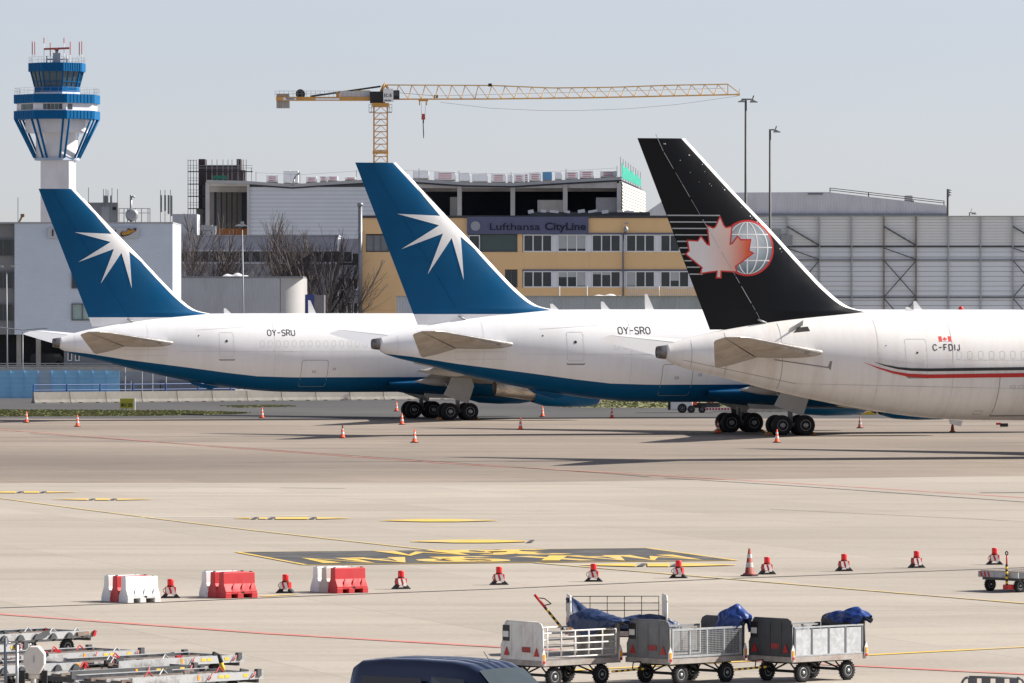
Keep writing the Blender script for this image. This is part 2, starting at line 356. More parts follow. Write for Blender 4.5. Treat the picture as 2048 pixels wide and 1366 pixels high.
# worn yellow stand codes seen too flat to read
def lens(x0, x1, y, t, cuts, seed):
    rnd = random.Random(seed); mb = MB(); n = 14
    for i in range(n):
        a = x0 + (x1 - x0) * i / n; b = x0 + (x1 - x0) * (i + 1) / n
        if i in cuts: continue
        ha = t * min(1, 2.6 * i / n + .12, 2.6 * (1 - i / n) + .12); hb = t * min(1, 2.6 * (i + 1) / n + .12, 2.6 * (1 - (i + 1) / n) + .12)
        mb.poly([tuple(G(a, y + ha)[:2]) + (.052,), tuple(G(b, y + hb)[:2]) + (.052,), tuple(G(b, y - hb)[:2]) + (.052,), tuple(G(a, y - ha)[:2]) + (.052,)])
    mb.build('stand_code', PY, near_apron)
    mk = MB()
    for i in cuts:
        a = x0 + (x1 - x0) * i / n; b = x0 + (x1 - x0) * (i + 1) / n
        mk.poly([tuple(G(a, y + t)[:2]) + (.049,), tuple(G(b - .3 * (b - a), y + t * .7)[:2]) + (.049,), tuple(G(b, y - t)[:2]) + (.049,), tuple(G(a + .5 * (b - a), y - t)[:2]) + (.049,)])
    if cuts: mk.build('stand_code_gap', PK, near_apron)  # black paint gaps within the yellow code
lens(-60, 155, 986.5, 1.6, (6, 9), 1); lens(105, 305, 1001, 1.6, (5, 8), 2); lens(468, 700, 1039, 2.2, (2, 4, 9), 3)
lens(762, 996, 1043.5, 2.6, (), 4); lens(822, 1070, 1085.5, 3.0, (13,), 5); lens(1162, 1472, 1133, 3.2, (5, 8), 6)
# ---------------------------------------------------------------- grass strips (too fine to count)
def grass(name, label, px, n, seed, hgt=.07):
    P = [G(*p) for p in px]; rnd = random.Random(seed)
    b = MB().poly([(p.x, p.y, .02) for p in P])
    x0, x1 = min(p.x for p in P), max(p.x for p in P); y0, y1 = min(p.y for p in P), max(p.y for p in P)
    def inside(x, y):
        c = False
        for i in range(len(P)):
            a, q = P[i], P[i - 1]
            if (a.y > y) != (q.y > y) and x < (q.x - a.x) * (y - a.y) / (q.y - a.y) + a.x: c = not c
        return c
    k = 0
    while k < n:
        x = rnd.uniform(x0, x1); y = rnd.uniform(y0, y1); k += 1
        if not inside(x, y): continue
        h = hgt * rnd.uniform(.5, 1.6); w = rnd.uniform(.06, .2); dx = rnd.uniform(-.08, .08); a = rnd.uniform(-.6, .6)
        b.add([(x - w, y - w * a, .02), (x + w, y + w * a, .02), (x + dx, y, .02 + h)], [(0, 1, 2)])
    return b.build(name, mat('grass', (.165, .175, .07), .9, var=.25, scale=.35, dirt=(.27, .23, .14), dirtamt=.8, dscale=(.25, .12, 1)), label=label, cat='grass', kind='stuff')
grass('grass_strip', 'dry short grass strip along the left edge of the apron', [(-120, 834), (300, 832), (470, 828.5), (505, 826), (350, 822), (-120, 820)], 9000, 1)
grass('grass_strip', 'small grass tongue on the service road beside the barriers', [(480, 815.5), (600, 813), (560, 810.5), (440, 812.5)], 1500, 2, .05)
grass('grass_strip', 'pale green verge behind the blue jet on the right', [(1120, 815), (2200, 822), (2200, 778), (1120, 778)], 14000, 3)
# ---------------------------------------------------------------- parked freighter jets
JET_WHITE = mat('jet_white', (.84, .84, .84), .32, var=.03, scale=.5, coat=.3, dirt=(.60, .56, .50), dirtamt=.25, dscale=(1.2, .25, .25))
JET_DIRTY = mat('jet_white_dirty', (.82, .80, .77), .36, var=.03, scale=.5, coat=.2, dirt=(.50, .43, .35), dirtamt=.4, dscale=(1.6, .25, .25))
JET_BLUE = mat('jet_blue', (.0, .08, .20), .42, var=.1, scale=.6, spec=.16, dirt=(.012, .09, .19), dirtamt=.4, dscale=(.4, .4, .25))
JET_BLACK = mat('jet_black', (.004, .005, .008), .38, var=.1, scale=.6, spec=.22, dirt=(.012, .014, .02), dirtamt=.4, dscale=(.3, .3, .2))
RUD_BLACK = mat('rudder_black', (.006, .006, .007), .55, var=.1, scale=.6, spec=.2)
BARE = mat('bare_metal', (.55, .53, .50), .3, .8, var=.15, scale=2, dirt=(.25, .2, .15), dirtamt=.6, dscale=(1.5, .6, .6))
NOZ = mat('nozzle_metal', (.52, .47, .41), .38, .8, var=.25, scale=1.5, dirt=(.08, .065, .05), dirtamt=.7, dscale=(.6, 1.5, 1.5))
UNDER = mat('wing_grey', (.42, .40, .37), .5, var=.1, scale=1, dirt=(.2, .17, .13), dirtamt=.5, dscale=(.5, .5, .5))
TAILSHADE = mat('tailplane_underside_shade', (.43, .385, .335), .45, var=.08, scale=.8, dirt=(.26, .21, .16), dirtamt=.5, dscale=(.9, .5, .5))  # underside shade and warm ground bounce put into this colour, plus dirt
DOORG = mat('gear_door_grey', (.46, .46, .45), .5, var=.08, scale=2)
LINE = mat('panel_line', (.25, .24, .24), .6, var=.1)
LINEF = mat('panel_line_faint', (.64, .635, .63), .6, var=.1)
INK = mat('black_lettering', (.02, .02, .022), .5, var=.05)
DECW = mat('white_decal', (.80, .80, .79), .35, var=.02)
DECR = mat('red_decal', (.55, .025, .02), .4, var=.05)
HOLE = mat('dark_hole', (.015, .014, .013), .7, var=.2)

TOPT = [(0, 5.68), (.75, 5.93), (2.8, 6.40), (5.9, 6.92), (8.5, 7.2), (10.7, 7.34), (14, 7.36)]
BOTT = [(0, 5.0), (.3, 4.78), (3.17, 4.05), (5.6, 3.43), (8, 2.92), (10.2, 2.52), (13.5, 2.07), (16, 1.93), (19, 1.90)]
WIDT = [(0, .34), (1, .52), (3, .95), (6, 1.52), (9, 1.98), (12, 2.30), (16, 2.50), (18, 2.515)]
NTOP = [(0, 3.5), (.5, 4.35), (1.5, 5.3), (3, 6.3), (5, 7.05), (7, 7.32), (9, 7.36)]
NBOT = [(0, 3.3), (.5, 2.75), (1.5, 2.35), (3, 2.05), (6, 1.92), (9, 1.90)]
NWID = [(0, .12), (.5, .75), (1.5, 1.35), (3, 1.85), (5, 2.25), (8, 2.5), (9, 2.515)]
PAINT = [(0, 4.80), (.3, 4.78), (1.9, 4.6), (4.5, 4.18), (8.84, 3.62), (11.4, 3.27), (13.5, 3.03), (16, 2.95)]
FIN_LE = [(6.3, 12.3), (7.25, 11.0), (7.34, 10.6), (7.55, 9.65), (8.24, 8.62), (9.5, 7.3), (11.4, 5.46), (13.16, 3.66), (15.86, 1.02)]
FIN_TE = [(6.3, 2.38), (15.86, -1.43)]
HINGE = [(6.3, 5.15), (7.1, 4.77), (15.86, -.52)]
def naca(x): return 5 * (.2969 * math.sqrt(max(x, 0)) - .126 * x - .3516 * x * x + .2843 * x ** 3 - .1036 * x ** 4)

class Jet:
    def __init__(s, name, label, tail_px, d, yaw, L, gearf, scheme, group, scale=1.0):
        s.L = L; s.G = gearf; s.sch = scheme
        tail = Vector(((tail_px - CX) / F * d, d, 0))
        s.o = thing(name, label, 'airplane', tail, R(yaw), group, scale)
    def shape(s, f):
        if f > s.L - 9:
            n = s.L - f; return smooth_tab(NTOP, n), smooth_tab(NBOT, n), smooth_tab(NWID, n)
        return smooth_tab(TOPT, f), smooth_tab(BOTT, f), smooth_tab(WIDT, f)
    def fus(s, off=.008):
        def fn(f, z):
            t, b, w = s.shape(f); c = (t + b) / 2; h = (t - b) / 2; q = max(-.999, min(.999, (z - c) / h))
            y = w * math.sqrt(1 - q * q); n = Vector((0, -y / w / w, (z - c) / h / h)).normalized()
            return (f, -y + n.y * off, z + n.z * off)
        return fn
    def finy(s, f, z):
        le = smooth_tab(FIN_LE, z); te = lerp_tab(FIN_TE, z); ch = le - te; x = (le - f) / ch
        return min(.10 * ch, .85) * naca(max(0, min(1, x)))
    def fin(s, off=.006): return lambda f, z: (f, -s.finy(f, z) - off, z)
    def part(s, mb, name, m, parent=None, **k): return mb.build(name, m, parent or s.o, local=True, **k)
    def dec(s, name, polys, fn, m, maxlen=.4, parent=None, verts=None):
        return s.part(mapped(MB(), polys, fn, maxlen, 0, verts), name, m, parent)
    def letters(s, txt, f, z, h, lw, gap, m=None):
        mb = MB()
        for k, st in enumerate(stroke_text(txt, h, lw, gap)): mapped(mb, [[(f + a, z + b) for a, b in q] for q in st], s.fus(.008 + .002 * (k % 3)), .3)
        return s.part(mb, 'registration', m or INK, kind='stuff')
    def ring(s, x0, z0, x1, z1, r, lw):
        def rr(a0, b0, a1, b1, q):
            pts = []
            for cx, cz, st in ((a1 - q, b1 - q, 0), (a0 + q, b1 - q, 90), (a0 + q, b0 + q, 180), (a1 - q, b0 + q, 270)):
                for k in range(4): a = R(st + 30 * k); pts.append((cx + q * math.cos(a), cz + q * math.sin(a)))
            return pts
        o = rr(x0, z0, x1, z1, r); i = rr(x0 + lw, z0 + lw, x1 - lw, z1 - lw, max(.01, r - lw)); n = len(o)
        return [[o[k], o[(k + 1) % n], i[(k + 1) % n], i[k]] for k in range(n)]
    def build(s):
        o = s.o; two = s.sch != 'black'
        body = JET_WHITE if two else JET_DIRTY
        fs = [0, .15, .4, .75, 1.2, 1.8, 2.4] + [3 + .7 * i for i in range(23)] + [19.5 + 2 * i for i in range(int((s.L - 28.5 - 1) / 2))] + [s.L - q for q in (9, 8, 7, 6, 5, 4, 3, 2.3, 1.6, 1.1, .7, .4, .15, 0)]
        up = MB(); rows = []; nl, nu = 9, 22
        for f in fs:
            t, b, w = s.shape(f); c = (t + b) / 2; h = (t - b) / 2
            zb = lerp_tab(PAINT, f) if two else c
            if f > s.L - 8: zb = max(b + .15, 2.95 - (f - s.L + 8) * .02)
            tb = math.asin(max(-.98, min(.98, (zb - c) / h)))
            an = [-math.pi / 2 + (tb + math.pi / 2) * i / nl for i in range(nl)] + [tb + (math.pi / 2 - tb) * i / nu for i in range(nu + 1)]
            side = [(f, -w * math.cos(a), c + h * math.sin(a)) for a in an]
            rows.append(side + [(x, -y, z) for x, y, z in side[-2:0:-1]])
        n = len(rows[0]); fl = []; up.v = [p for r in rows for p in r]
        for j in range(len(rows) - 1):
            for i in range(n):
                up.f.append([j * n + i, (j + 1) * n + i, (j + 1) * n + (i + 1) % n, j * n + (i + 1) % n])
                k = i if i < n // 2 else n - 1 - i
                up.mi.append(1 if (k < nl and two) else 0); up.sm.append(True)
        up.f.append(list(range(n))); up.mi.append(0); up.sm.append(False)
        fz = s.part(up, 'fuselage', [body, JET_BLUE])
        # auxiliary power unit exhaust at the very end
        t, b, w = s.shape(0); c = (t + b) / 2; M = Matrix.Translation((0, 0, c)) @ Matrix.Rotation(R(-90), 4, 'Y')
        s.part(MB().lathe([(.345, -.02), (.33, .18), (.29, .42), (.24, .43), (.23, .1)], 18, M, 0, cap=False), 'exhaust_cone', mat('exhaust_metal', (.20, .19, .18), .4, .7, var=.3, scale=3))
        s.part(MB().lathe([(.001, .12), (.235, .12)], 18, M, 0, cap=False), 'exhaust_opening', HOLE)
        # fin: leading edge, main box, rudder
        zs = [6.3, 6.7, 7.08, 7.15, 7.22, 7.28, 7.34, 7.4, 7.46, 7.55] + [7.7 + .2 * i for i in range(10)] + [9.8 + .404 * i for i in range(16)]
        def surf(z, u0, u1, n):
            le = smooth_tab(FIN_LE, z); te = lerp_tab(FIN_TE, z); hg = lerp_tab(HINGE, z); lw = .16 + .02 * (le - te)
            st = {'te': te, 'h0': hg - .007, 'h1': hg + .007, 'l': le - lw, 'le': le}; a, b = st[u0], st[u1]
            return [(a + (b - a) * (i / n) ** (.6 if u1 == 'le' else 1), z) for i in range(n + 1)]
        fc = JET_BLUE if two else JET_BLACK; rc = JET_BLUE if two else RUD_BLACK
        for nm, u0, u1, n, ms in (('rudder', 'te', 'h0', 4, [rc, body]), ('fin', 'h1', 'l', 10, [fc, body]), ('fin_leading_edge', 'l', 'le', 5, [DECW, body])):
            mb = MB(); rs = []
            for z in zs:
                if nm == 'rudder' and z < 6.6: z = 6.45
                p = surf(z, u0, u1, n); st = [(f, -s.finy(f, z), z) for f, z in p]; rs.append(st)
            kz = 3 if (two and nm != 'fin_leading_edge') else 0; mir = lambda r: [(f, -y, z) for f, y, z in r]
            if nm == 'fin_leading_edge': mb.grid([r + mir(r[:-1])[::-1] for r in rs], False)
            else:
                for rr, fl in ((rs, False), ([mir(r) for r in rs], True)):
                    if kz: mb.grid(rr[:kz], False, 1, flip=fl)
                    mb.grid(rr[max(0, kz - 1):], False, 0, flip=fl)
            tp = rs[-1] + mir(rs[-1])[::-1]; mb.add(tp, [tuple(range(len(tp)))], 0)
            s.part(mb, nm, ms)
        # actuator fairing stub at the rudder foot
        s.part(MB().tube((4.7, -.35, 6.95), (5.15, -.33, 6.78), .05), 'rudder_hinge', GREYM)
        # tailplanes with drooped elevators
        for sg, nm in ((-1, 'near'), (1, 'far')):
            ls = [.9, 1.6, 2.4, 4, 6, 8, 9.1, 9.35]; mb = MB(); el = MB(); R1 = []; R2 = []; LE = MB(); R3 = []
            for l in ls:
                k = (l - 1.6) / 7.7; le = 7.75 - 6.6 * k; te = 1.95 - 2.55 * k; z = 5.32 + .78 * k; ch = le - te
                if l < 1.6: le += .1
                if l > 9.2: le -= .35; te += .1; ch = le - te
                T = ch * .09 * (.35 if l > 9.2 else 1); hx = .62
                xs = [0, .01, .03, .08, .15, .25, .4, .52, hx]
                upr = [(le - ch * x, sg * l, z + T * naca(x)) for x in xs]; lo = [(le - ch * x, sg * l, z - T * naca(x)) for x in xs]
                R1.append((upr[3:], lo[3:])); R3.append(list(reversed(upr[:4])) + lo[1:4])
                dr = R(17); eu, ed = [], []
                for x in (hx + .008, .75, .88, 1.0):
                    dx = (x - hx) * ch; zz = T * naca(min(1, x)) * (1 if x < 1 else .1); bx_, bz_ = le - ch * hx - dx * math.cos(dr), z - dx * math.sin(dr)
                    eu.append((bx_ + zz * math.sin(dr), sg * l, bz_ + zz)); ed.append((bx_ - zz * math.sin(dr), sg * l, bz_ - zz))
                R2.append((eu, ed))
            for rr, mm in ((R1, mb), (R2, el)):
                mm.grid([q[0] for q in rr], False, 0, flip=sg > 0); mm.grid([q[1] for q in rr], False, 1, flip=sg < 0)
                mm.poly(rr[-1][0] + rr[-1][1][::-1], 1); mm.poly(rr[0][0] + rr[0][1][::-1], 1)
            LE.grid(R3, False, flip=sg > 0)
            s.part(mb, 'tailplane', [body, TAILSHADE]); s.part(el, 'elevator', [body, TAILSHADE]); s.part(LE, 'tailplane_leading_edge', [BARE])
        # wings, flap fairings, engines
        Gf = s.G
        for sg in (-1, 1):
            rows = []
            for l in (1.5, 2.3, 5, 8, 12, 16, 20, 23, 23.8):
                le = Gf + 8.5 - (l - 2.3) * .675; te = Gf - 2.0 - (max(0, l - 8) * .36) - (min(l, 8) - 2.3) * .08
                if l > 23.2: le -= .7
                ch = le - te; z = 2.75 + (l - 2.3) * .118; T = ch * (.13 if l < 6 else .105)
                xs = [0, .015, .05, .12, .25, .4, .6, .8, 1]
                rows.append([(le - ch * x, sg * l, z + T * .6 * naca(x) + .012 * ch * (1 - x)) for x in reversed(xs)] + [(le - ch * x, sg * l, z - T * .55 * naca(x)) for x in xs[1:-1]])
            mb = MB().grid(rows, True, flip=sg < 0); mb.poly(rows[-1]); s.part(mb, 'wing', UNDER)
            for l, ln, fd in ((4.0, 3.4, 1.7), (10.5, 3.6, 1.5), (15.5, 3.0, 1.2)):
                te = Gf - 2.0 - (max(0, l - 8) * .36) - (min(l, 8) - 2.3) * .08; z = 2.62 + (l - 2.3) * .118
                M = Matrix.Translation((te + fd, sg * l, z - .15)) @ Matrix.Rotation(R(-90), 4, 'Y') @ Matrix.Diagonal((1.3, .8, 1, 1))
                s.part(MB().lathe([(.02, -ln * .45), (.2, -ln * .3), (.3, 0), (.22, ln * .35), (.1, ln * .6), (.01, ln * .75)], 10, M), 'flap_fairing', UNDER)
            ez, el_ = 2.28, sg * 7.9; e0 = Gf
            X = lambda q: Matrix.Translation((0, el_, ez)) @ Matrix.Rotation(R(90), 4, 'Y')
            en = s.part(MB().lathe([(1.05, e0 + 4.4), (1.28, e0 + 5.2), (1.36, e0 + 6.6), (1.34, e0 + 8.2), (1.22, e0 + 9.0), (1.12, e0 + 9.1), (1.06, e0 + 8.9), (1.04, e0 + 8.0)], 26, X(0), cap=False), 'engine_cowling', JET_BLUE)
            s.part(MB().lathe([(1.225, e0 + 8.98), (1.21, e0 + 9.12), (1.12, e0 + 9.2), (1.08, e0 + 9.0)], 26, X(0), cap=False), 'intake_lip', BARE, en)
            s.part(MB().lathe([(.01, e0 + 8.1), (1.04, e0 + 8.1)], 26, X(0), cap=False), 'fan', HOLE, en)
            s.part(MB().lathe([(1.04, e0 + 4.45), (.2, e0 + 4.5)], 26, X(0), cap=False), 'bypass_duct', HOLE, en)
            s.part(MB().lathe([(.53, e0 + 1.7), (.62, e0 + 2.3), (.74, e0 + 3.1), (.86, e0 + 4.0), (.93, e0 + 4.6)], 22, X(0), cap=False), 'exhaust_nozzle', NOZ, en)
            s.part(MB().lathe([(.001, e0 + 1.95), (.545, e0 + 1.95)], 22, X(0), cap=False), 'nozzle_opening', HOLE, en)
            s.part(MB().prism([(e0 + 2.8, ez + .75), (e0 + 8.0, ez + 1.3), (e0 + 6.6, 3.75), (e0 + 2.2, 3.35)], 'y', el_ - .22, el_ + .22), 'engine_pylon', UNDER)
            s.gear(sg)
        # belly fairing
        rows = []
        for i in range(13):
            q = i / 12; f = Gf - 4.2 + 17.5 * q; k = math.sin(math.pi * q) ** .55 if 0 < q < 1 else 0
            rows.append([(f, -(2.3 + .28 * k) * math.cos(R(a)), 2.55 + (.72 * k + .35) * math.sin(R(a)) * (1 if a < 0 else .5)) for a in range(-90, 91, 15)] + [(f, (2.3 + .28 * k) * math.cos(R(a)), 2.55 + (.72 * k + .35) * math.sin(R(a)) * (1 if a < 0 else .5)) for a in range(75, -90, -15)])
        s.part(MB().grid(rows, True, flip=True), 'belly_fairing', JET_BLUE if two else body)
        # nose gear
        nf = s.L - 5.2; ng = s.part(MB().tube((nf, 0, 2.4), (nf, 0, .45), .11, 8), 'nose_gear', GREYM)
        for y in (-.25, .25):
            s.part(MB().lathe([(.2, -.13), (.4, -.14), (.46, -.08), (.46, .08), (.4, .14), (.2, .13)], 20, Matrix.Translation((nf, y, .46)) @ Matrix.Rotation(R(90), 4, 'X')), 'wheel', RUBBER, ng)
        # small blade aerials on the crown
        for f, hgt in s.aer:
            t = s.shape(f)[0]
            s.part(MB().prism([(f, t - .05), (f + .55, t - .05), (f + .12, t + hgt), (f - .02, t + hgt)], 'y', -.04, .04), 'blade_aerial', WHITE)
        if s.beacon:
            f = s.beacon; t = s.shape(f)[0]; s.part(MB().lathe([(.16, t - .03), (.15, t + .1), (.08, t + .18), (.01, t + .2)], 12, Matrix.Translation((f, 0, 0))), 'beacon_lamp', RED)
        s.details(fz)
    def gear(s, sg):
        Gf = s.G; l = 4.65 * sg; P = s.part(MB().tube((Gf, l, 3.0), (Gf, l, .62), .15, 10).tube((Gf, l, 1.9), (Gf + 1.5, l * .75, 2.9), .08, 8).tube((Gf, l, 1.5), (Gf - .9, l, 2.6), .07, 8).tube((Gf, l, 1.6), (Gf, l * .6, 2.6), .09, 8), 'main_gear_strut', GREYM)
        s.part(MB().tube((Gf - .85, l, .6), (Gf + .85, l, .6), .12, 8).tube((Gf - .71, l - .5, .6), (Gf - .71, l + .5, .6), .08, 8).tube((Gf + .71, l - .5, .6), (Gf + .71, l + .5, .6), .08, 8), 'bogie_beam', GREYM, P)
        for df in (-.71, .71):
            for dl in (-.57, .57):
                M = Matrix.Translation((Gf + df, l + dl, .60)) @ Matrix.Rotation(R(90), 4, 'X')
                w = s.part(MB().lathe([(.33, -.17), (.36, -.2), (.5, -.215), (.57, -.17), (.6, -.08), (.6, .08), (.57, .17), (.5, .215), (.36, .2), (.33, .17)], 26, M), 'wheel', RUBBER)
                rm = MB().lathe([(.34, -.16), (.31, -.19), (.27, -.13), (.17, -.12), (.15, -.2), (.05, -.22)], 22, M, cap=True)
                rm.lathe([(.34, .16), (.31, .19), (.27, .13), (.17, .12), (.15, .2), (.05, .22)], 22, M)
                for k in range(12):
                    a = 2 * math.pi * k / 12
                    for e in (-1, 1): rm.box(M @ Vector((.225 * math.cos(a), .225 * math.sin(a), e * .135)), (.035, .03, .09), 1)
                s.part(rm, 'rim', [mat('wheel_rim', (.34, .34, .34), .45, .5, var=.2, scale=5), HOLE], w)
        lo = l + sg * .42
        s.part(MB().prism([(Gf - .55, 3.15), (Gf + .75, 3.2), (Gf + 1.05, 2.35), (Gf + .62, 1.12), (Gf - 1.15, 1.75), (Gf - .75, 2.5)], 'y', lo, lo + sg * .06), 'gear_door', DOORG)
        s.part(MB().tube((Gf - .1, lo, 2.75), (Gf - .05, l, 1.9), .04).tube((Gf + .5, lo, 2.6), (Gf + .1, l, 1.6), .04), 'door_link', GREYM)
        li = sg * 1.1
        s.part(MB().prism([(Gf - 1.5, 2.0), (Gf + 1.6, 2.0), (Gf + 1.3, 1.45), (Gf - 1.3, 1.5)], 'y', li, li + sg * .05), 'inner_gear_door', DOORG)
        for q in (-1.36, 1.36):
            s.part(MB().prism([(Gf + q - .16, .03), (Gf + q + .16, .03), (Gf + q + (.05 if q < 0 else -.05), .2)], 'y', l - .5, l + .5), 'wheel_chock', mat('chock_yellow', (.35, .16, .04), .7, var=.4, scale=8))
class StarJet(Jet):
    aer = ((11.6, .35), (17.6, .9)); beacon = None; regz = 5.82
    def details(s, fz):
        u = s.fus(); v = s.fin(.012)
        def Z(x, y):      # fin drawing coordinates -> (forward, height)
            px = x / 4.018; py = 360 + y / 4.018
            return ((px - 1024) / 29.25 + 31.0) / .959, 7 - (py - 637) / 29.25
        st = [(668, 150), (770, 300), (880, 432), (590, 420), (872, 497), (620, 660), (897, 553), (795, 832), (957, 583), (1037, 870), (1020, 575), (1150, 685), (1300, 828)]
        le = []
        for y in (800, 700, 600, 500, 400, 300, 200, 150):
            z = Z(0, y)[1]; le.append((smooth_tab(FIN_LE, z) - .12, z))
        p = [Z(*q) for q in st] + le
        s.dec('tail_star', [p], v, DECW, .35)
        # rudder hinge seam, trim seams
        # registration
        s.letters(s.reg, s.regf, s.regz, .40, .055, .26)
        f0 = 10.75
        s.dec('door_outline', s.ring(f0, 4.35, f0 + 1.0, 6.05, .12, .025), u, LINEF, .4)
        s.dec('door_sill', [[(f0 - .02, 4.18), (f0 + .04, 4.12), (f0 + 1.0, 4.12), (f0 + 1.07, 4.18), (f0 + 1.07, 4.25), (f0 + 1.0, 4.2), (f0 + .04, 4.2), (f0 - .02, 4.25)]], u, LINE)
        s.dec('door_window', [[(f0 + .5 + .09 * math.cos(a * .524), 5.45 + .09 * math.sin(a * .524)) for a in range(12)]], u, INK)
        s.dec('vent_hole', [[(f0 - 1.4 + .05 * math.cos(a * .785), 5.82 + .05 * math.sin(a * .785)) for a in range(8)]], u, INK)
        s.dec('cargo_door_outline', s.ring(16.5, 2.3, 18.4, 4.15, .16, .03), u, LINE, .4)
        s.dec('cargo_door_latch', s.ring(17.3, 3.28, 17.55, 3.42, .04, .03), u, LINE); s.dec('cargo_door_handle', s.ring(18.75, 3.45, 18.95, 3.6, .04, .03), u, LINE)
        for k in range(14): s.dec('window_plug', s.ring(13.6 + k * .56, 5.05, 13.9 + k * .56, 5.5, .12, .02), u, LINEF)
        s.dec('skin_seam', [[(8, 4.74), (26, 4.74), (26, 4.755), (8, 4.755)]], u, LINEF, .8)
        s.dec('skin_seam', [[(9.2, 6.2), (12.7, 6.42), (12.7, 6.44), (9.2, 6.22)]], u, LINEF, .6)
        for f in (1.0, 2.2, 5.9, 14.6): 
            t, b, w = s.shape(f); s.dec('skin_seam', [[(f, lerp_tab(PAINT, f) + .1), (f + .02, lerp_tab(PAINT, f) + .1), (f + .02, t - .15), (f, t - .15)]], u, LINEF, .25)
        s.dec('access_panel', s.ring(4.3, 4.45, 7.2, 4.9, .05, .02), u, LINEF)
        s.part(MB().prism([(9.0, 2.72), (11.2, 2.3), (10.6, 2.1), (9.4, 2.45)], 'y', -.09, .09), 'tail_skid', JET_BLUE)
GRP = 'twin-engined cargo jets parked side by side'
ja = StarJet('cargo_jet', 'farthest white and blue jet with a white star on its tail, leftmost of three', 118, 410, 16.5, 54.2, 27.0, 'star', GRP)
ja.reg = 'OY-SRU'; ja.regf = 14.15; ja.build()
jb = StarJet('cargo_jet', 'middle white and blue jet with a white star on its tail', 758, 357, 16.5, 48.2, 23.6, 'star', GRP, 1.026)
jb.reg = 'OY-SRO'; jb.regz = 5.92; jb.regf = 13.9; jb.aer = ((10.4, .35), (13.5, .45), (16.2, .9), (33, .5)); jb.beacon = 36.0; jb.build()

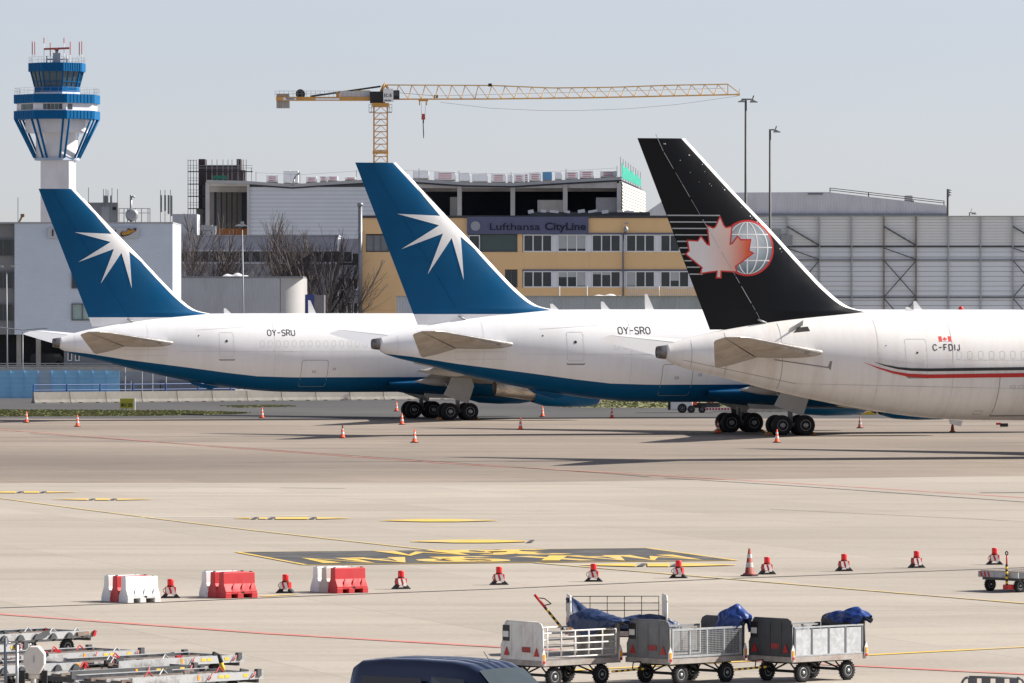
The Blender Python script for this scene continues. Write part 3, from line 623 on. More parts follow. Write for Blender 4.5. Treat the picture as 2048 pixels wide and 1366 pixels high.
class LeafJet(Jet):
    aer = ((12.6, .22),); beacon = None
    def details(s, fz):
        u = s.fus(); o = s.o
        def Z(x, y):
            px = 1250 + x / 3.2533; py = 270 + y / 3.2533
            return ((px - 1024) / 40.65 - 7.5) / .959, 7 - (py - 637) / 40.65
        GREYL = mat('grey_decal', (.40, .43, .44), .4, var=.03)
        ends = [608, 590, 540, 545, 470, 420, 420, 430, 480, 500]
        for y, e in zip((523, 566, 608, 650, 692, 734, 775, 818, 860, 905), ends):
            z0 = Z(0, y)[1]; te = lerp_tab(FIN_TE, z0) + .03; f1 = Z(e, y)[0]
            s.dec('tail_stripe', [[(te, z0 - .03), (f1, z0 - .03), (f1, z0 + .03), (te, z0 + .03)]], s.fin(.02), GREYL, .25)
        cx, cy = 786, 734
        circ = lambda rx, ry, n=40: [Z(cx + rx * math.cos(2 * math.pi * k / n), cy + ry * math.sin(2 * math.pi * k / n)) for k in range(n)]
        s.dec('globe_ring', [circ(176, 184)], s.fin(.022), DECR, .3)
        # printed globe: pale centre fading to slate at the rim, white graticule
        gm = bpy.data.materials.new('globe_print'); gm.use_nodes = True; t = gm.node_tree; N = t.nodes; Lk = t.links
        tc = N.new('ShaderNodeTexCoord'); mp = N.new('ShaderNodeVectorMath'); mp.operation = 'SUBTRACT'; mp.inputs[1].default_value = (.5, .5, .58)
        m2 = N.new('ShaderNodeVectorMath'); m2.operation = 'MULTIPLY'; m2.inputs[1].default_value = (1, 0, 1)
        ln = N.new('ShaderNodeVectorMath'); ln.operation = 'LENGTH'; cr = N.new('ShaderNodeValToRGB')
        cr.color_ramp.elements[0].color = (.62, .66, .70, 1); cr.color_ramp.elements[0].position = .05; cr.color_ramp.elements[1].color = (.13, .19, .22, 1); cr.color_ramp.elements[1].position = .52
        Lk.new(tc.outputs['Generated'], mp.inputs[0]); Lk.new(mp.outputs[0], m2.inputs[0]); Lk.new(m2.outputs[0], ln.inputs[0]); Lk.new(ln.outputs['Value'], cr.inputs[0]); Lk.new(cr.outputs[0], N['Principled BSDF'].inputs['Base Color'])
        N['Principled BSDF'].inputs['Roughness'].default_value = .35
        s.dec('globe', [circ(163, 171)], s.fin(.026), gm, .35)
        lines = []
        for hw in (0, 68, 134):
            pts = []
            for k in range(-12, 13):
                a = math.pi / 2 * k / 12
                for sg in ((1, -1) if hw else (1,)): pass
                pts.append((hw * math.cos(a), 170 * math.sin(a)))
            for sg in ((1, -1) if hw else (1,)):
                for (a, b), (c, d) in zip(pts, pts[1:]): lines.append([Z(cx + sg * a - 4, cy + b), Z(cx + sg * a + 4, cy + b), Z(cx + sg * c + 4, cy + d), Z(cx + sg * c - 4, cy + d)])
        for y in (-88, -4, 82):
            hw = 163 * math.sqrt(1 - (y / 171) ** 2); lines.append([Z(cx - hw, cy + y - 4), Z(cx + hw, cy + y - 4), Z(cx + hw, cy + y + 4), Z(cx - hw, cy + y + 4)])
        s.dec('globe_graticule', lines, s.fin(.030), DECW, .3)
        leaf = [(607, 540), (630, 592), (645, 607), (680, 598), (668, 716), (690, 708), (722, 664), (740, 685), (802, 684), (790, 755), (815, 769), (704, 852), (712, 886), (612, 880), (611, 924), (592, 924), (596, 880), (490, 895), (500, 862), (396, 774), (416, 755), (405, 690), (468, 694), (485, 666), (522, 714), (545, 722), (530, 596), (565, 610), (582, 598)]
        n = len(leaf); big = []
        for i in range(n):
            a = Vector(leaf[i - 1]); b = Vector(leaf[i]); c = Vector(leaf[(i + 1) % n])
            n1 = Vector(((b - a).y, -(b - a).x)).normalized(); n2 = Vector(((c - b).y, -(c - b).x)).normalized(); q = (n1 + n2)
            q = q.normalized() * min(20, 9 / max(.35, q.length / 2)); big.append((b.x + q.x, b.y + q.y))
        s.dec('leaf_border', [[Z(*p) for p in big]], s.fin(.034), DECR, .3)
        lm = bpy.data.materials.new('leaf_print'); lm.use_nodes = True; t = lm.node_tree; N = t.nodes; Lk = t.links
        tc = N.new('ShaderNodeTexCoord'); sx = N.new('ShaderNodeSeparateXYZ'); cr = N.new('ShaderNodeValToRGB'); e = cr.color_ramp.elements
        e[0].position = .25; e[0].color = (.74, .71, .70, 1); e[1].position = .92; e[1].color = (.62, .10, .03, 1); q = e.new(.62); q.color = (.74, .50, .42, 1)
        Lk.new(tc.outputs['Generated'], sx.inputs[0]); Lk.new(sx.outputs['X'], cr.inputs[0]); Lk.new(cr.outputs[0], N['Principled BSDF'].inputs['Base Color']); N['Principled BSDF'].inputs['Roughness'].default_value = .4
        s.dec('leaf', [[Z(*p) for p in leaf]], s.fin(.038), lm, .35)
        # rudder seam (chipped pale line) over the print
        sm = []
        rnd = random.Random(4)
        z = 7.0
        while z < 15.7:
            h = rnd.uniform(.15, .9); f = lerp_tab(HINGE, z); g = lerp_tab(HINGE, z + h); w = rnd.uniform(.008, .022)
            sm.append([(f - w, z), (f + w, z), (g + w, z + h), (g - w, z + h)]); z += h + rnd.uniform(0, .2)
        s.dec('rudder_seam', sm, s.fin(.042), GREYL, .5)
        chips = []
        for k in range(20):
            z = rnd.uniform(10.2, 15.6); f = smooth_tab(FIN_LE, z) - rnd.choice((.35, .42, .5, .9, 1.3)) - rnd.uniform(0, .15); q = rnd.uniform(.01, .032)
            chips.append([(f - q, z - q * .6), (f + q, z - q), (f + q * .7, z + q), (f - q, z + q * .8)])
        s.dec('paint_chips', chips, s.fin(.009), DECW, 1)
        # ribbon stripes along the side
        def P(x, y): px = 1600 + x / 4.553; py = 600 + y / 4.553; f = ((px - 1024) / 40.2 - 7.5) / .959; return f, 7 - (py - 637) / 40.3
        blk_t = [(520, 558), (620, 585), (740, 608), (860, 618), (1020, 621), (2040, 608)]; blk_b = [(2040, 637), (1020, 647), (860, 642), (740, 627), (620, 596)]
        red_t = [(432, 560), (560, 606), (700, 645), (840, 668), (1020, 675), (2040, 663)]; red_b = [(2040, 700), (1020, 709), (840, 695), (700, 665), (560, 618)]
        ext = lambda t, b: [P(*q) for q in t] + [(30, P(*t[-1])[1]), (30, P(*b[0])[1])] + [P(*q) for q in b]
        s.dec('black_ribbon', [ext(blk_t, blk_b)], s.fus(.022), INK, .15); s.dec('red_ribbon', [ext(red_t, red_b)], s.fus(.022), DECR, .15)
        s.dec('red_ribbon_underline', [[P(815, 694), P(845, 711), P(1015, 711), P(1018, 704), P(840, 696)]], s.fus(.006), LINE)  # thin grey strip along the lower edge of the red ribbon
        b0 = P(1067, 457); s.letters('C-FDIJ', b0[0], b0[1], .29, .044, .40)
        x0, z0 = P(1128, 377); x1, z1 = P(1240, 330)
        wq = (x1 - x0)
        s.dec('flag_bars', [[(x0, z0), (x0 + .26 * wq, z0), (x0 + .26 * wq, z1), (x0, z1)], [(x1 - .26 * wq, z0), (x1, z0), (x1, z1), (x1 - .26 * wq, z1)]], u, mat('flag_red', (.75, .06, .045), .5, var=.03), .3)
        s.dec('flag_field', [[(x0 + .26 * wq, z0), (x1 - .26 * wq, z0), (x1 - .26 * wq, z1), (x0 + .26 * wq, z1)]], u, DECW, .3)
        ml = [((a - 607) / 430, -(b - 732) / 400) for a, b in leaf]; cxm, czm = (x0 + x1) / 2, (z0 + z1) / 2
        s.dec('flag_leaf', [[(cxm + a * .34 * wq, czm + b * .8 * (z1 - z0)) for a, b in ml]], s.fus(.014), MATS['flag_red'], .3)
        def ringpx(a, b, c, d, r, lw, m, nm): q = P(a, d); w = P(c, b); s.dec(nm, s.ring(q[0], q[1], w[0], w[1], r, lw), u, m)
        ringpx(815, 352, 1010, 680, .1, .022, LINEF, 'door_outline')
        q = P(920, 478); s.dec('door_window', [[(q[0] + .055 * math.cos(a * .524), q[1] + .055 * math.sin(a * .524)) for a in range(12)]], u, INK)
        q = P(645, 413); s.dec('vent_hole', [[(q[0] + .035 * math.cos(a * .785), q[1] + .035 * math.sin(a * .785)) for a in range(8)]], u, LINE)
        for k in range(12): a = 1280 + k * 99; ringpx(a, 462, a + 46, 532, .08, .018, LINEF, 'window_plug')
        # cargo door bowed with the belly
        a0, a1 = P(1672, 700), P(1600, 1062); b0, b1 = P(2008, 700), P(1930, 1060)
        lw = .03
        s.dec('cargo_door_outline', [[(a0[0], a0[1]), (a0[0] + lw, a0[1]), (a0[0] + lw, a1[1]), (a0[0], a1[1])], [(b0[0], a0[1]), (b0[0] + lw, a0[1]), (b0[0] + lw, a1[1]), (b0[0], a1[1])], [(a0[0], a1[1]), (b0[0], a1[1]), (b0[0], a1[1] + .045), (a0[0], a1[1] + .045)], [(a0[0], a0[1]), (b0[0], a0[1]), (b0[0], a0[1] + lw), (a0[0], a0[1] + lw)]], u, LINE, .25)
        ringpx(1775, 778, 1828, 802, .02, .012, LINE, 'latch_panel'); ringpx(1850, 778, 1905, 802, .02, .012, LINE, 'latch_panel')
        ringpx(1505, 1010, 1580, 1045, .02, .012, LINE, 'access_panel')
        for f in (1.2, 2.9, 5.6, 10.4, 14.2):
            t, b, w = s.shape(f); s.dec('skin_seam', [[(f, b + .12), (f + .02, b + .12), (f + .02, t - .12), (f, t - .12)]], u, LINEF if f > 6 else LINE, .2)
        s.dec('skin_seam', [[(.8, 4.95), (6.4, 3.78), (6.4, 3.80), (.8, 4.97)]], u, LINE, .4)
        s.dec('skin_seam', [[(6.4, 3.78), (26, 3.3), (26, 3.315), (6.4, 3.8)]], u, LINEF, .6)
        s.dec('skin_seam', [[(12.6, 4.95), (30, 4.95), (30, 4.963), (12.6, 4.963)]], u, LINEF, .6)
        s.dec('tailplane_cutout', [[(5.2, 4.95), (7.9, 4.55), (8.0, 4.45), (8.05, 4.9), (7.95, 4.9), (7.85, 4.62), (5.2, 5.0)]], u, LINE, .4)
        # open hatch beside the fin root
        hf, hz_ = 6.05, 6.35; a = Vector(u(hf, hz_)); b = Vector(u(hf + .95, hz_ + .1))
        s.part(MB().poly([u(hf + .2, 6.3), u(hf + 1.05, 6.38), u(hf + 1.0, 6.6), u(hf + .5, 6.55)]), 'hatch_opening', HOLE)
        s.part(MB().add([(hf - .05, a.y - .02, 6.34), (hf + .75, a.y + .12, 6.66), (hf + .62, a.y - .35, 6.92), (hf - .12, a.y - .45, 6.52), (hf - .05, a.y - .05, 6.33), (hf + .75, a.y + .09, 6.65), (hf + .62, a.y - .38, 6.91), (hf - .12, a.y - .48, 6.51)], [(0, 1, 2, 3), (7, 6, 5, 4), (0, 4, 5, 1), (2, 6, 7, 3)]), 'hatch_door', GREYM)
        s.part(MB().prism([(14.9, 1.96), (15.6, 1.9), (15.5, 1.62), (14.95, 1.75)], 'y', -.06, .06), 'drain_mast', WHITE)
jc = LeafJet('cargo_jet', 'nearest white jet with a black tail bearing a red maple leaf and globe', 1330, 295, 16.5, 54.2, 27.0, 'black', GRP)
jc.build()
# ---------------------------------------------------------------- background: tower, crane, buildings
TWHITE = mat('tower_white', (.74, .725, .74), .6, var=.05, scale=.4, dirt=(.45, .42, .42), dirtamt=.4, dscale=(.5, .5, .12))
TBLUE = mat('tower_blue', (.0, .105, .27), .5, var=.08, scale=.3, spec=.12)
TGLASS = mat('tower_glass', (.03, .07, .085), .1, var=.4, scale=.5, spec=.7)
# ---- control tower
D = 900.0; tw = thing('control_tower', 'white airport control tower with blue bands and a glazed cab', 'tower', (W(114, 700, D).x, D, 0)); PXM = F / D
def tz(y): return H - (y - HZ) / PXM
def octa(r, z, n=8, a0=27.8): r = r / PXM / math.cos(R(5.2)); return [(r * math.cos(R(a0 + 45 * k)), -r * math.sin(R(a0 + 45 * k)), z) for k in range(n)]
def ring8(rings, name, m, par=tw, cap=True, local=True):
    mb = MB(); rs = [octa(r, tz(y)) for r, y in rings]; mb.grid(rs, True, sm=False)
    if cap: mb.poly(rs[0][::-1]); mb.poly(rs[-1])
    return mb.build(name, m, par, local=True)
mb = MB(); sh = [(-31, -24), (26, -32), (35, -24), (36, 20), (-20, 30), (-31, 20)]
mb.prism([(a / PXM, b / PXM) for a, b in sh], 'z', 0, tz(318)); mb.build('shaft', TWHITE, tw, local=True)
ring8([(46, 321), (46, 315.5)], 'lower_ring', mat('tower_ring', (.36, .44, .55), .6, var=.1, scale=.4))
ring8([(43, 316), (43, 266)], 'neck', TWHITE); ring8([(64, 266), (65, 239)], 'equipment_drum', TWHITE)
ring8([(88, 239.5), (88, 223)], 'lower_band', TBLUE); ring8([(82, 223), (82, 208)], 'office_level', TWHITE)
ring8([(88, 208), (88, 190.5)], 'upper_band', TBLUE); ring8([(47, 190.5), (47, 185)], 'cab_plinth', TWHITE)
ring8([(46, 185.5), (46, 174)], 'cab_sill', TBLUE); cab = ring8([(45, 174.5), (53, 143.5)], 'cab_glazing', TGLASS)
ring8([(58.5, 144), (58.5, 127)], 'cab_roof', TBLUE)
for k in range(8):
    a = 27.8 + 45 * k
    lo = Vector(octa(45, tz(316))[k]); hi = Vector(octa(84, tz(239))[k])
    for o_ in (-1, 1):
        q = (Vector(octa(1, 0)[(k + 2) % 8]) * PXM).normalized() * .22 * o_
        MB().tube(lo + q * 1.6, hi + q * 2.2, .17, 6).build('strut', TBLUE, tw, local=True)
    b0 = Vector(octa(45.6, tz(174))[k]); b1 = Vector(octa(53.8, tz(143.5))[k]); c0 = Vector(octa(45.6, tz(174))[(k + 1) % 8]); c1 = Vector(octa(53.8, tz(143.5))[(k + 1) % 8])
    for q in (0, .33, .67): MB().tube(b0.lerp(c0, q), b1.lerp(c1, q), .12 if q == 0 else .06, 4).build('mullion', TBLUE, cab, local=True)
    MB().tube(b0.lerp(b1, .32), c0.lerp(c1, .32), .07, 4).build('rail', TBLUE, cab, local=True)
    # office windows and cladding seams
    p0 = Vector(octa(82.6, 0)[k]); p1 = Vector(octa(82.6, 0)[(k + 1) % 8])
    sp = {1: (.12, .74, 5), 2: (.1, .75, 5), 0: (.75, .95, 1), 3: (.2, .8, 4)}.get(k)
    if sp:
        a, b, n = sp
        for i in range(n):
            u = a + (b - a) * (i + .06) / n; v = a + (b - a) * (i + .94) / n; A = p0.lerp(p1, u); B = p0.lerp(p1, v)
            MB().poly([A + Vector((0, 0, tz(221))), B + Vector((0, 0, tz(221))), B + Vector((0, 0, tz(210))), A + Vector((0, 0, tz(210)))][::-1]).build('window', TGLASS if i % 3 else GLASS, tw, local=True)
    for y0, y1, r in ((239, 223.5, 88.4), (207.5, 191, 88.4), (143.5, 127.5, 58.9)):
        s0 = Vector(octa(r, 0)[k]); s1 = Vector(octa(r, 0)[(k + 1) % 8]); mbx = MB()
        for i in range(1, 8):
            q = s0.lerp(s1, i / 8); mbx.tube(q + Vector((0, 0, tz(y0))), q + Vector((0, 0, tz(y1))), .035, 4)
        if k in (0, 1, 2, 3): tag(mbx.build('cladding_seams', mat('tower_seam', (.004, .05, .18), .5), tw, local=True), kind='stuff')
rl = MB()
for r, y0, hgt in ((86, 190.5, 1.0), (57, 127, .9)):
    ps = [Vector(p) for p in octa(r, tz(y0))]
    for k in range(8):
        for zz in (.5, 1): rl.tube(ps[k] + Vector((0, 0, hgt * zz)), ps[(k + 1) % 8] + Vector((0, 0, hgt * zz)), .018, 4)
        for i in range(4): q = ps[k].lerp(ps[(k + 1) % 8], i / 4); rl.tube(q, q + Vector((0, 0, hgt)), .02, 4)
rl.build('roof_railing', GREYM, tw, local=True)
RW = mat('mast_red', (.42, .07, .05), .6, var=.1)
for x, y0, y1, m in ((-49, 127, 83, WHITE), (-44, 127, 84, WHITE), (-25.5, 127, 76, WHITE), (14.5, 127, 76, WHITE), (27, 127, 84, WHITE), (45, 127, 84, WHITE), (50, 127, 83, WHITE), (-13, 127, 86, WHITE)):
    ms = MB().tube((x / PXM, -.5, tz(y0)), (x / PXM, -.5, tz(y1)), .05, 5).build('aerial_mast', m, tw, local=True)
    MB().tube((x / PXM, -.5, tz(y1 + (26 if m is WHITE and y1 > 80 else 11))), (x / PXM, -.5, tz(y1) + .02), .075, 5).build('aerial_tip', RW, ms, local=True)
MB().box((.0, -.4, tz(117)), (1.1, 1.1, 1.6)).tube((0, -.4, tz(112)), (0, -.4, tz(100)), .25, 8).tube((-1.4, -.4, tz(119)), (1.8, -.4, tz(119)), .1).tube((-1.5, -.4, tz(127)), (-1.5, -.4, tz(112)), .1).tube((1.5, -.4, tz(127)), (1.5, -.4, tz(111)), .1).tube((-.7, -.4, tz(127)), (-.2, -.4, tz(112)), .08).build('radar_stand', GREYM, tw, local=True)
MB().box((0, -.5, tz(97.5)), (3.8, .5, .28), rot=Matrix.Rotation(R(-2), 3, 'Y')).lathe([(.1, tz(103)), (.35, tz(100)), (.3, tz(97))], 10, Matrix.Translation((0, -.5, 0))).build('radar_antenna', mat('radar_red', (.40, .085, .06), .5, var=.1), tw, local=True)
# ---- tower crane
D = 1000.0; CY_ = mat('crane_yellow', (.72, .44, .15), .5, var=.1, scale=.5, dirt=(.35, .2, .08), dirtamt=.5, dscale=(.4, .4, .4)); CO = mat('crane_ochre', (.56, .29, .07), .55, var=.15, scale=.5)
cr = thing('tower_crane', 'tall yellow tower crane with a long lattice jib above the building site', 'crane', (W(761, 700, D).x, D + 1, 0))
def cp(x, y, dy=0.0): p = W(x, y, D); return Vector((p.x, D + 1 + dy, p.z))
hw = 1.12
mast = MB(); zt = cp(0, 213).z
for sx in (-1, 1):
    for sy in (-1, 1): mast.tube((cr.location.x + sx * hw, D + 1 + sy * hw, 0), (cr.location.x + sx * hw, D + 1 + sy * hw, zt), .14, 4)
mast.build('mast_legs', CO, cr)
z = zt; k = 0
while z > 2:
    b = MB(); h_ = .52
    for sy in (-1, 1):
        x = cr.location.x; y = D + 1 + sy * hw
        b.tube((x - hw, y, z), (x + hw, y, z), .06, 4)
        b.tube((x - hw, y, z - h_ * 2), (x, y, z), .045, 4).tube((x + hw, y, z - h_ * 2), (x, y, z), .045, 4)
    for sx in (-1, 1):
        x = cr.location.x + sx * hw; b.tube((x, D + 1 - hw, z), (x, D + 1 + hw, z), .05, 4).tube((x, D + 1 - hw, z - 2 * h_), (x, D + 1 + hw, z), .05, 4)
    b.build('mast_lattice', CO, cr)
    if k % 8 == 7: MB().b2(cr.location.x - hw - .2, cr.location.x + hw + .2, D + 1 - hw - .2, D + 1 + hw + .2, z - .55, z - .15).build('mast_collar', CO, cr)
    z -= 2 * h_; k += 1
MB().b2(cp(744, 0).x, cp(778, 0).x, D - .6, D + 2.6, cp(0, 213).z, cp(0, 206).z).build('slewing_ring', CO, cr)
MB().b2(cp(740, 0).x, cp(770, 0).x, D - .3, D + 2.3, cp(0, 206).z, cp(0, 183).z).build('machinery_deck', DARKM, cr)
for x0, x1 in ((738, 748), (774, 784)):
    pl = MB()
    for x in (x0, (x0 + x1) / 2, x1): pl.tube(cp(x, 224, -1.5), cp(x, 209, -1.5), .05, 4)
    for y in (209, 216, 224): pl.tube(cp(x0, y, -1.5), cp(x1, y, -1.5), .05, 4)
    pl.b2(cp(x0, 0).x, cp(x1, 0).x, D - .6, D + 2, cp(0, 225).z, cp(0, 224).z)
    pl.build('access_platform', GREYM, cr)
MB().b2(cp(767, 0).x, cp(787, 0).x, D - 1.4, D - .9, cp(0, 204.5).z, cp(0, 178).z).build('name_board', WHITE, cr)
tb = MB(); flat_text(tb, 'EC-B', .78, lambda a, b: (cp(768.3, 0).x + a, D - 1.42, cp(0, 194.5).z + b), bold=.02, sx=.78); flat_text(tb, 'LIEBHERR', .34, lambda a, b: (cp(768, 0).x + a, D - 1.42, cp(0, 203).z + b), bold=.01, sx=.85); tag(tb.build('board_lettering', INK, cr), kind='stuff')
MB().b2(cp(787, 0).x, cp(799, 0).x, D - 1.3, D + .4, cp(0, 199).z, cp(0, 181).z).build('operator_cab', DARKM, cr)
MB().b2(cp(788, 0).x, cp(798, 0).x, D - 1.33, D - 1.3, cp(0, 192).z, cp(0, 183).z).build('cab_window', GLASS, cr)
MB().tube(cp(762, 183), cp(769, 168), .25, 6).tube(cp(780, 183), cp(770, 168), .2, 6).tube(cp(769, 172), cp(769, 164), .08).build('tower_head', CO, cr)
# counter jib
MB().b2(cp(552, 0).x, cp(755, 0).x, D + .2, D + .6, cp(0, 201).z, cp(0, 193.5).z).b2(cp(552, 0).x, cp(755, 0).x, D + 1.6, D + 2.0, cp(0, 201).z, cp(0, 193.5).z).b2(cp(552, 0).x, cp(755, 0).x, D + .6, D + 1.6, cp(0, 199).z, cp(0, 198).z).build('counter_jib', CO, cr)
for x0, x1, y0, y1, m, nm in ((566, 592, 195.2, 200, WHITE, 'maker_plate'), (631, 679, 196, 200.3, WHITE, 'blank_plate')):
    MB().b2(cp(x0, 0).x, cp(x1, 0).x, D + .13, D + .19, cp(0, y1).z, cp(0, y0).z).build(nm, m, cr)
tb = MB(); flat_text(tb, 'TRINAC', .44, lambda a, b: (cp(571, 0).x + a, D + .10, cp(0, 199.2).z + b), bold=.012, sx=.95); tag(tb.build('plate_lettering', INK, cr), kind='stuff')
for i in range(5):
    x = 552.5 + i * 5.3; MB().b2(cp(x, 0).x, cp(x + 4.9, 0).x, D + .65, D + 1.55, cp(0, 216).z, cp(0, 187).z).build('counterweight', CONC, cr)
MB().lathe([(.75, 0), (.8, .05), (.8, 1.3), (.75, 1.35)], 14, Matrix.Translation(cp(600.5, 187.5, -.6)) @ Matrix.Rotation(R(-90), 4, 'X')).b2(cp(594, 0).x, cp(607, 0).x, D + .4, D + 1.7, cp(0, 193.5).z, cp(0, 182.5).z).build('winch', DARKM, cr)
MB().b2(cp(672, 0).x, cp(679, 0).x, D + .3, D + 1.8, cp(0, 193.5).z, cp(0, 184).z).build('ballast_frame', CO, cr)
MB().b2(cp(680, 0).x, cp(741, 0).x, D + .6, D + 1.8, cp(0, 193.5).z, cp(0, 182).z).build('switch_cabinet', mat('cabinet_grey', (.55, .57, .60), .5, var=.05), cr)
MB().tube(cp(690, 181.5), cp(740, 181.5), .14, 4).tube(cp(702, 181.5), cp(702, 187), .3, 4).build('service_beam', YELL, cr)
MB().tube(cp(620, 192.5), cp(760, 172.5), .16, 5).tube(cp(622, 191, .6), cp(762, 171.5, .6), .1, 5).build('tie_bar', DARKM, cr)
rl = MB()
for x in range(550, 745, 9): rl.tube(cp(x, 193.5, -.9), cp(x, 182, -.9), .035, 4)
for y in (182, 187.5): rl.tube(cp(550, y, -.9), cp(740, y, -.9), .035, 4)
rl.build('walkway_rail', GREYM, cr)
# jib: triangular lattice, slightly rising to the tip
def jt(x): return lerp_tab([(775, 169.5), (880, 170), (985, 170.5), (1090, 175), (1110, 175.5), (1230, 174), (1340, 170), (1455, 168)], x)
def jb_(x): return lerp_tab([(780, 198), (985, 197.5), (1180, 195), (1300, 192.5), (1480, 188.5)], x)
j = MB(); js = MB()
xs = list(range(785, 1456, 14))
for x0, x1 in zip([772] + xs, xs + [1456]): j.tube(cp(x0, jt(x0)), cp(x1, jt(x1)), .13, 4)
for dy in (-.75, .75):
    for x0, x1 in zip(xs, xs[1:] + [1480]): j.tube(cp(x0, jb_(x0), dy), cp(x1, jb_(x1), dy), .13, 4)
j.build('jib_chords', CY_, cr)
n = 25
for i in range(n):
    a = 790 + (1456 - 790) * i / n; b = 790 + (1456 - 790) * (i + 1) / n; m_ = a + (b - a) * .25
    js = MB()
    for dy in (-.75, .75): js.tube(cp(a, jb_(a), dy), cp(m_, jt(m_)), .07, 4).tube(cp(m_, jt(m_)), cp(b, jb_(b), dy), .055, 4)
    js.tube(cp(a, jb_(a), -.75), cp(a, jb_(a), .75), .05, 4).tube(cp(a, jb_(a), -.75), cp(b, jb_(b), .75), .04, 4)
    js.build('jib_lattice', CY_, cr)
MB().tube(cp(1456, 168), cp(1456, 189), .09, 4).tube(cp(1456, 168), cp(1479, 186), .09, 4).b2(cp(1472, 0).x, cp(1480, 0).x, D + .4, D + 1.6, cp(0, 190.5).z, cp(0, 187).z).tube(cp(1479, 190), cp(1479, 177), .05, 4).build('jib_tip', CY_, cr)
for x, y in ((980, 169.5), (872, 192.5)): MB().box(cp(x, y), (.6, .6, .5)).build('pulley_block', DARKM, cr)
MB().tube(cp(790, 184.5), cp(872, 191.5), .04, 4).tube(cp(872, 191.5), cp(1450, 176), .03, 4).build('trolley_cable', DARKM, cr)
MB().b2(cp(837, 0).x, cp(856, 0).x, D + .1, D + 1.9, cp(0, 202).z, cp(0, 197.5).z).tube(cp(839, 202), cp(839, 210), .12, 4).tube(cp(853, 202), cp(853, 210), .12, 4).build('trolley', CO, cr)
MB().tube(cp(842, 204), cp(843, 228), .03, 4).tube(cp(851, 204), cp(850, 228), .03, 4).build('hoist_rope', DARKM, cr)
MB().box(cp(846.5, 233), (.65, .5, .95), taper=.85).build('hook_block', mat('hook_red', (.45, .06, .06), .5, var=.1), cr)
MB().tube(cp(846.5, 238), cp(846.5, 246), .13, 6).tube(cp(846, 246), cp(847, 276), .07, 5).tube(cp(846.5, 246), cp(847.5, 270), .05, 5).build('chain_sling', DARKM, cr)
cb = MB()
for i in range(24):
    a = 880 + 600 * i / 24; b = 880 + 600 * (i + 1) / 24; yy = lambda x: 205 + 17 * (1 - ((x - 1130) / 260) ** 2) * .95 if x > 880 else 205
    sag = lambda x: lerp_tab([(880, 204), (980, 216), (1080, 220.5), (1150, 221), (1260, 217), (1360, 208), (1480, 191)], x)
    cb.tube(cp(a, sag(a)), cp(b, sag(b)), .035, 4)
cb.build('slack_cable', mat('cable_grey', (.3, .3, .31), .6), cr)

# ---- building helpers
def window(par, x0, y0, x1, y1, d, frame, pane, n=1, blinds=None, fw=2.0, sill=True):
    f = MB(); t = .16
    f.pb(x0, y0, x1, y0 + fw, d - t, t + .05); f.pb(x0, y1 - fw, x1, y1, d - t, t + .05)
    for i in range(n + 1):
        x = x0 + (x1 - x0 - fw) * i / n; f.pb(x, y0 + fw, x + fw, y1 - fw, d - t + .01, t + .03)
    w = f.build('window', frame, par)
    for i in range(n):
        a = x0 + (x1 - x0 - fw) * i / n + fw; b = x0 + (x1 - x0 - fw) * (i + 1) / n
        MB().pb(a, y0 + fw, b, y1 - fw, d - .05, .04).build('pane', pane, w)
        bl = blinds[i] if blinds else 0
        if bl: MB().pb(a + .1, y0 + fw, b - .1, y0 + fw + (y1 - y0 - 2 * fw) * bl, d - .09, .03).build('blind', mat('blind', (.42, .44, .45), .7, var=.08, scale=1.5), w)
    return w
FR = mat('window_frame_white', (.76, .77, .80), .5, var=.05); FRD = mat('window_frame_dark', (.12, .12, .125), .5)
CORR = {}
def corrug(name, col, pitch, amp=.5, horizontal=False, rough=.5, metal=.2):
    """profiled steel sheet: ribs as bump of a wave, base colour slightly uneven"""
    m = mat(name, col, rough, metal, var=.06, scale=.35, dirt=tuple(c * .7 for c in col), dirtamt=.35, dscale=(.6, .6, .15)); t = m.node_tree; N = t.nodes
    tc = N.new('ShaderNodeTexCoord'); wv = N.new('ShaderNodeTexWave'); wv.wave_type = 'BANDS'; wv.bands_direction = 'Z' if horizontal else 'X'; wv.inputs['Scale'].default_value = .314 / pitch * 1.0
    bu = N.new('ShaderNodeBump'); bu.inputs['Strength'].default_value = amp; bu.inputs['Distance'].default_value = .08
    t.links.new(tc.outputs['Object'], wv.inputs['Vector']); t.links.new(wv.outputs['Fac'], bu.inputs['Height']); t.links.new(bu.outputs[0], N['Principled BSDF'].inputs['Normal']); return m
# ---- painted brick office block, far left
d = 560; BR = mat('painted_brick', (.62, .68, .76), .75, var=.05, scale=.5); t = BR.node_tree
tc = t.nodes.new('ShaderNodeTexCoord'); mp = t.nodes.new('ShaderNodeMapping'); mp.inputs['Rotation'].default_value = (R(90), 0, 0); bk = t.nodes.new('ShaderNodeTexBrick'); bk.inputs['Scale'].default_value = 1; bk.inputs['Brick Width'].default_value = .5; bk.inputs['Row Height'].default_value = .17; bk.inputs['Mortar Size'].default_value = .025
bk.inputs['Color1'].default_value = (1, 1, 1, 1); bk.inputs['Color2'].default_value = (.75, .75, .75, 1); bk.inputs['Mortar'].default_value = (0, 0, 0, 1)
bu = t.nodes.new('ShaderNodeBump'); bu.inputs['Strength'].default_value = .8; bu.inputs['Distance'].default_value = .03
t.links.new(tc.outputs['Object'], mp.inputs[0]); t.links.new(mp.outputs[0], bk.inputs['Vector']); t.links.new(bk.outputs['Color'], bu.inputs['Height']); t.links.new(bu.outputs[0], t.nodes['Principled BSDF'].inputs['Normal'])
DB = mat('dark_brick', (.22, .218, .22), .8, var=.08, scale=.6)
ob = thing('office_block', 'white painted brick office block with an open parking deck, far left', 'building', (W(180, 700, d).x, d, 0))
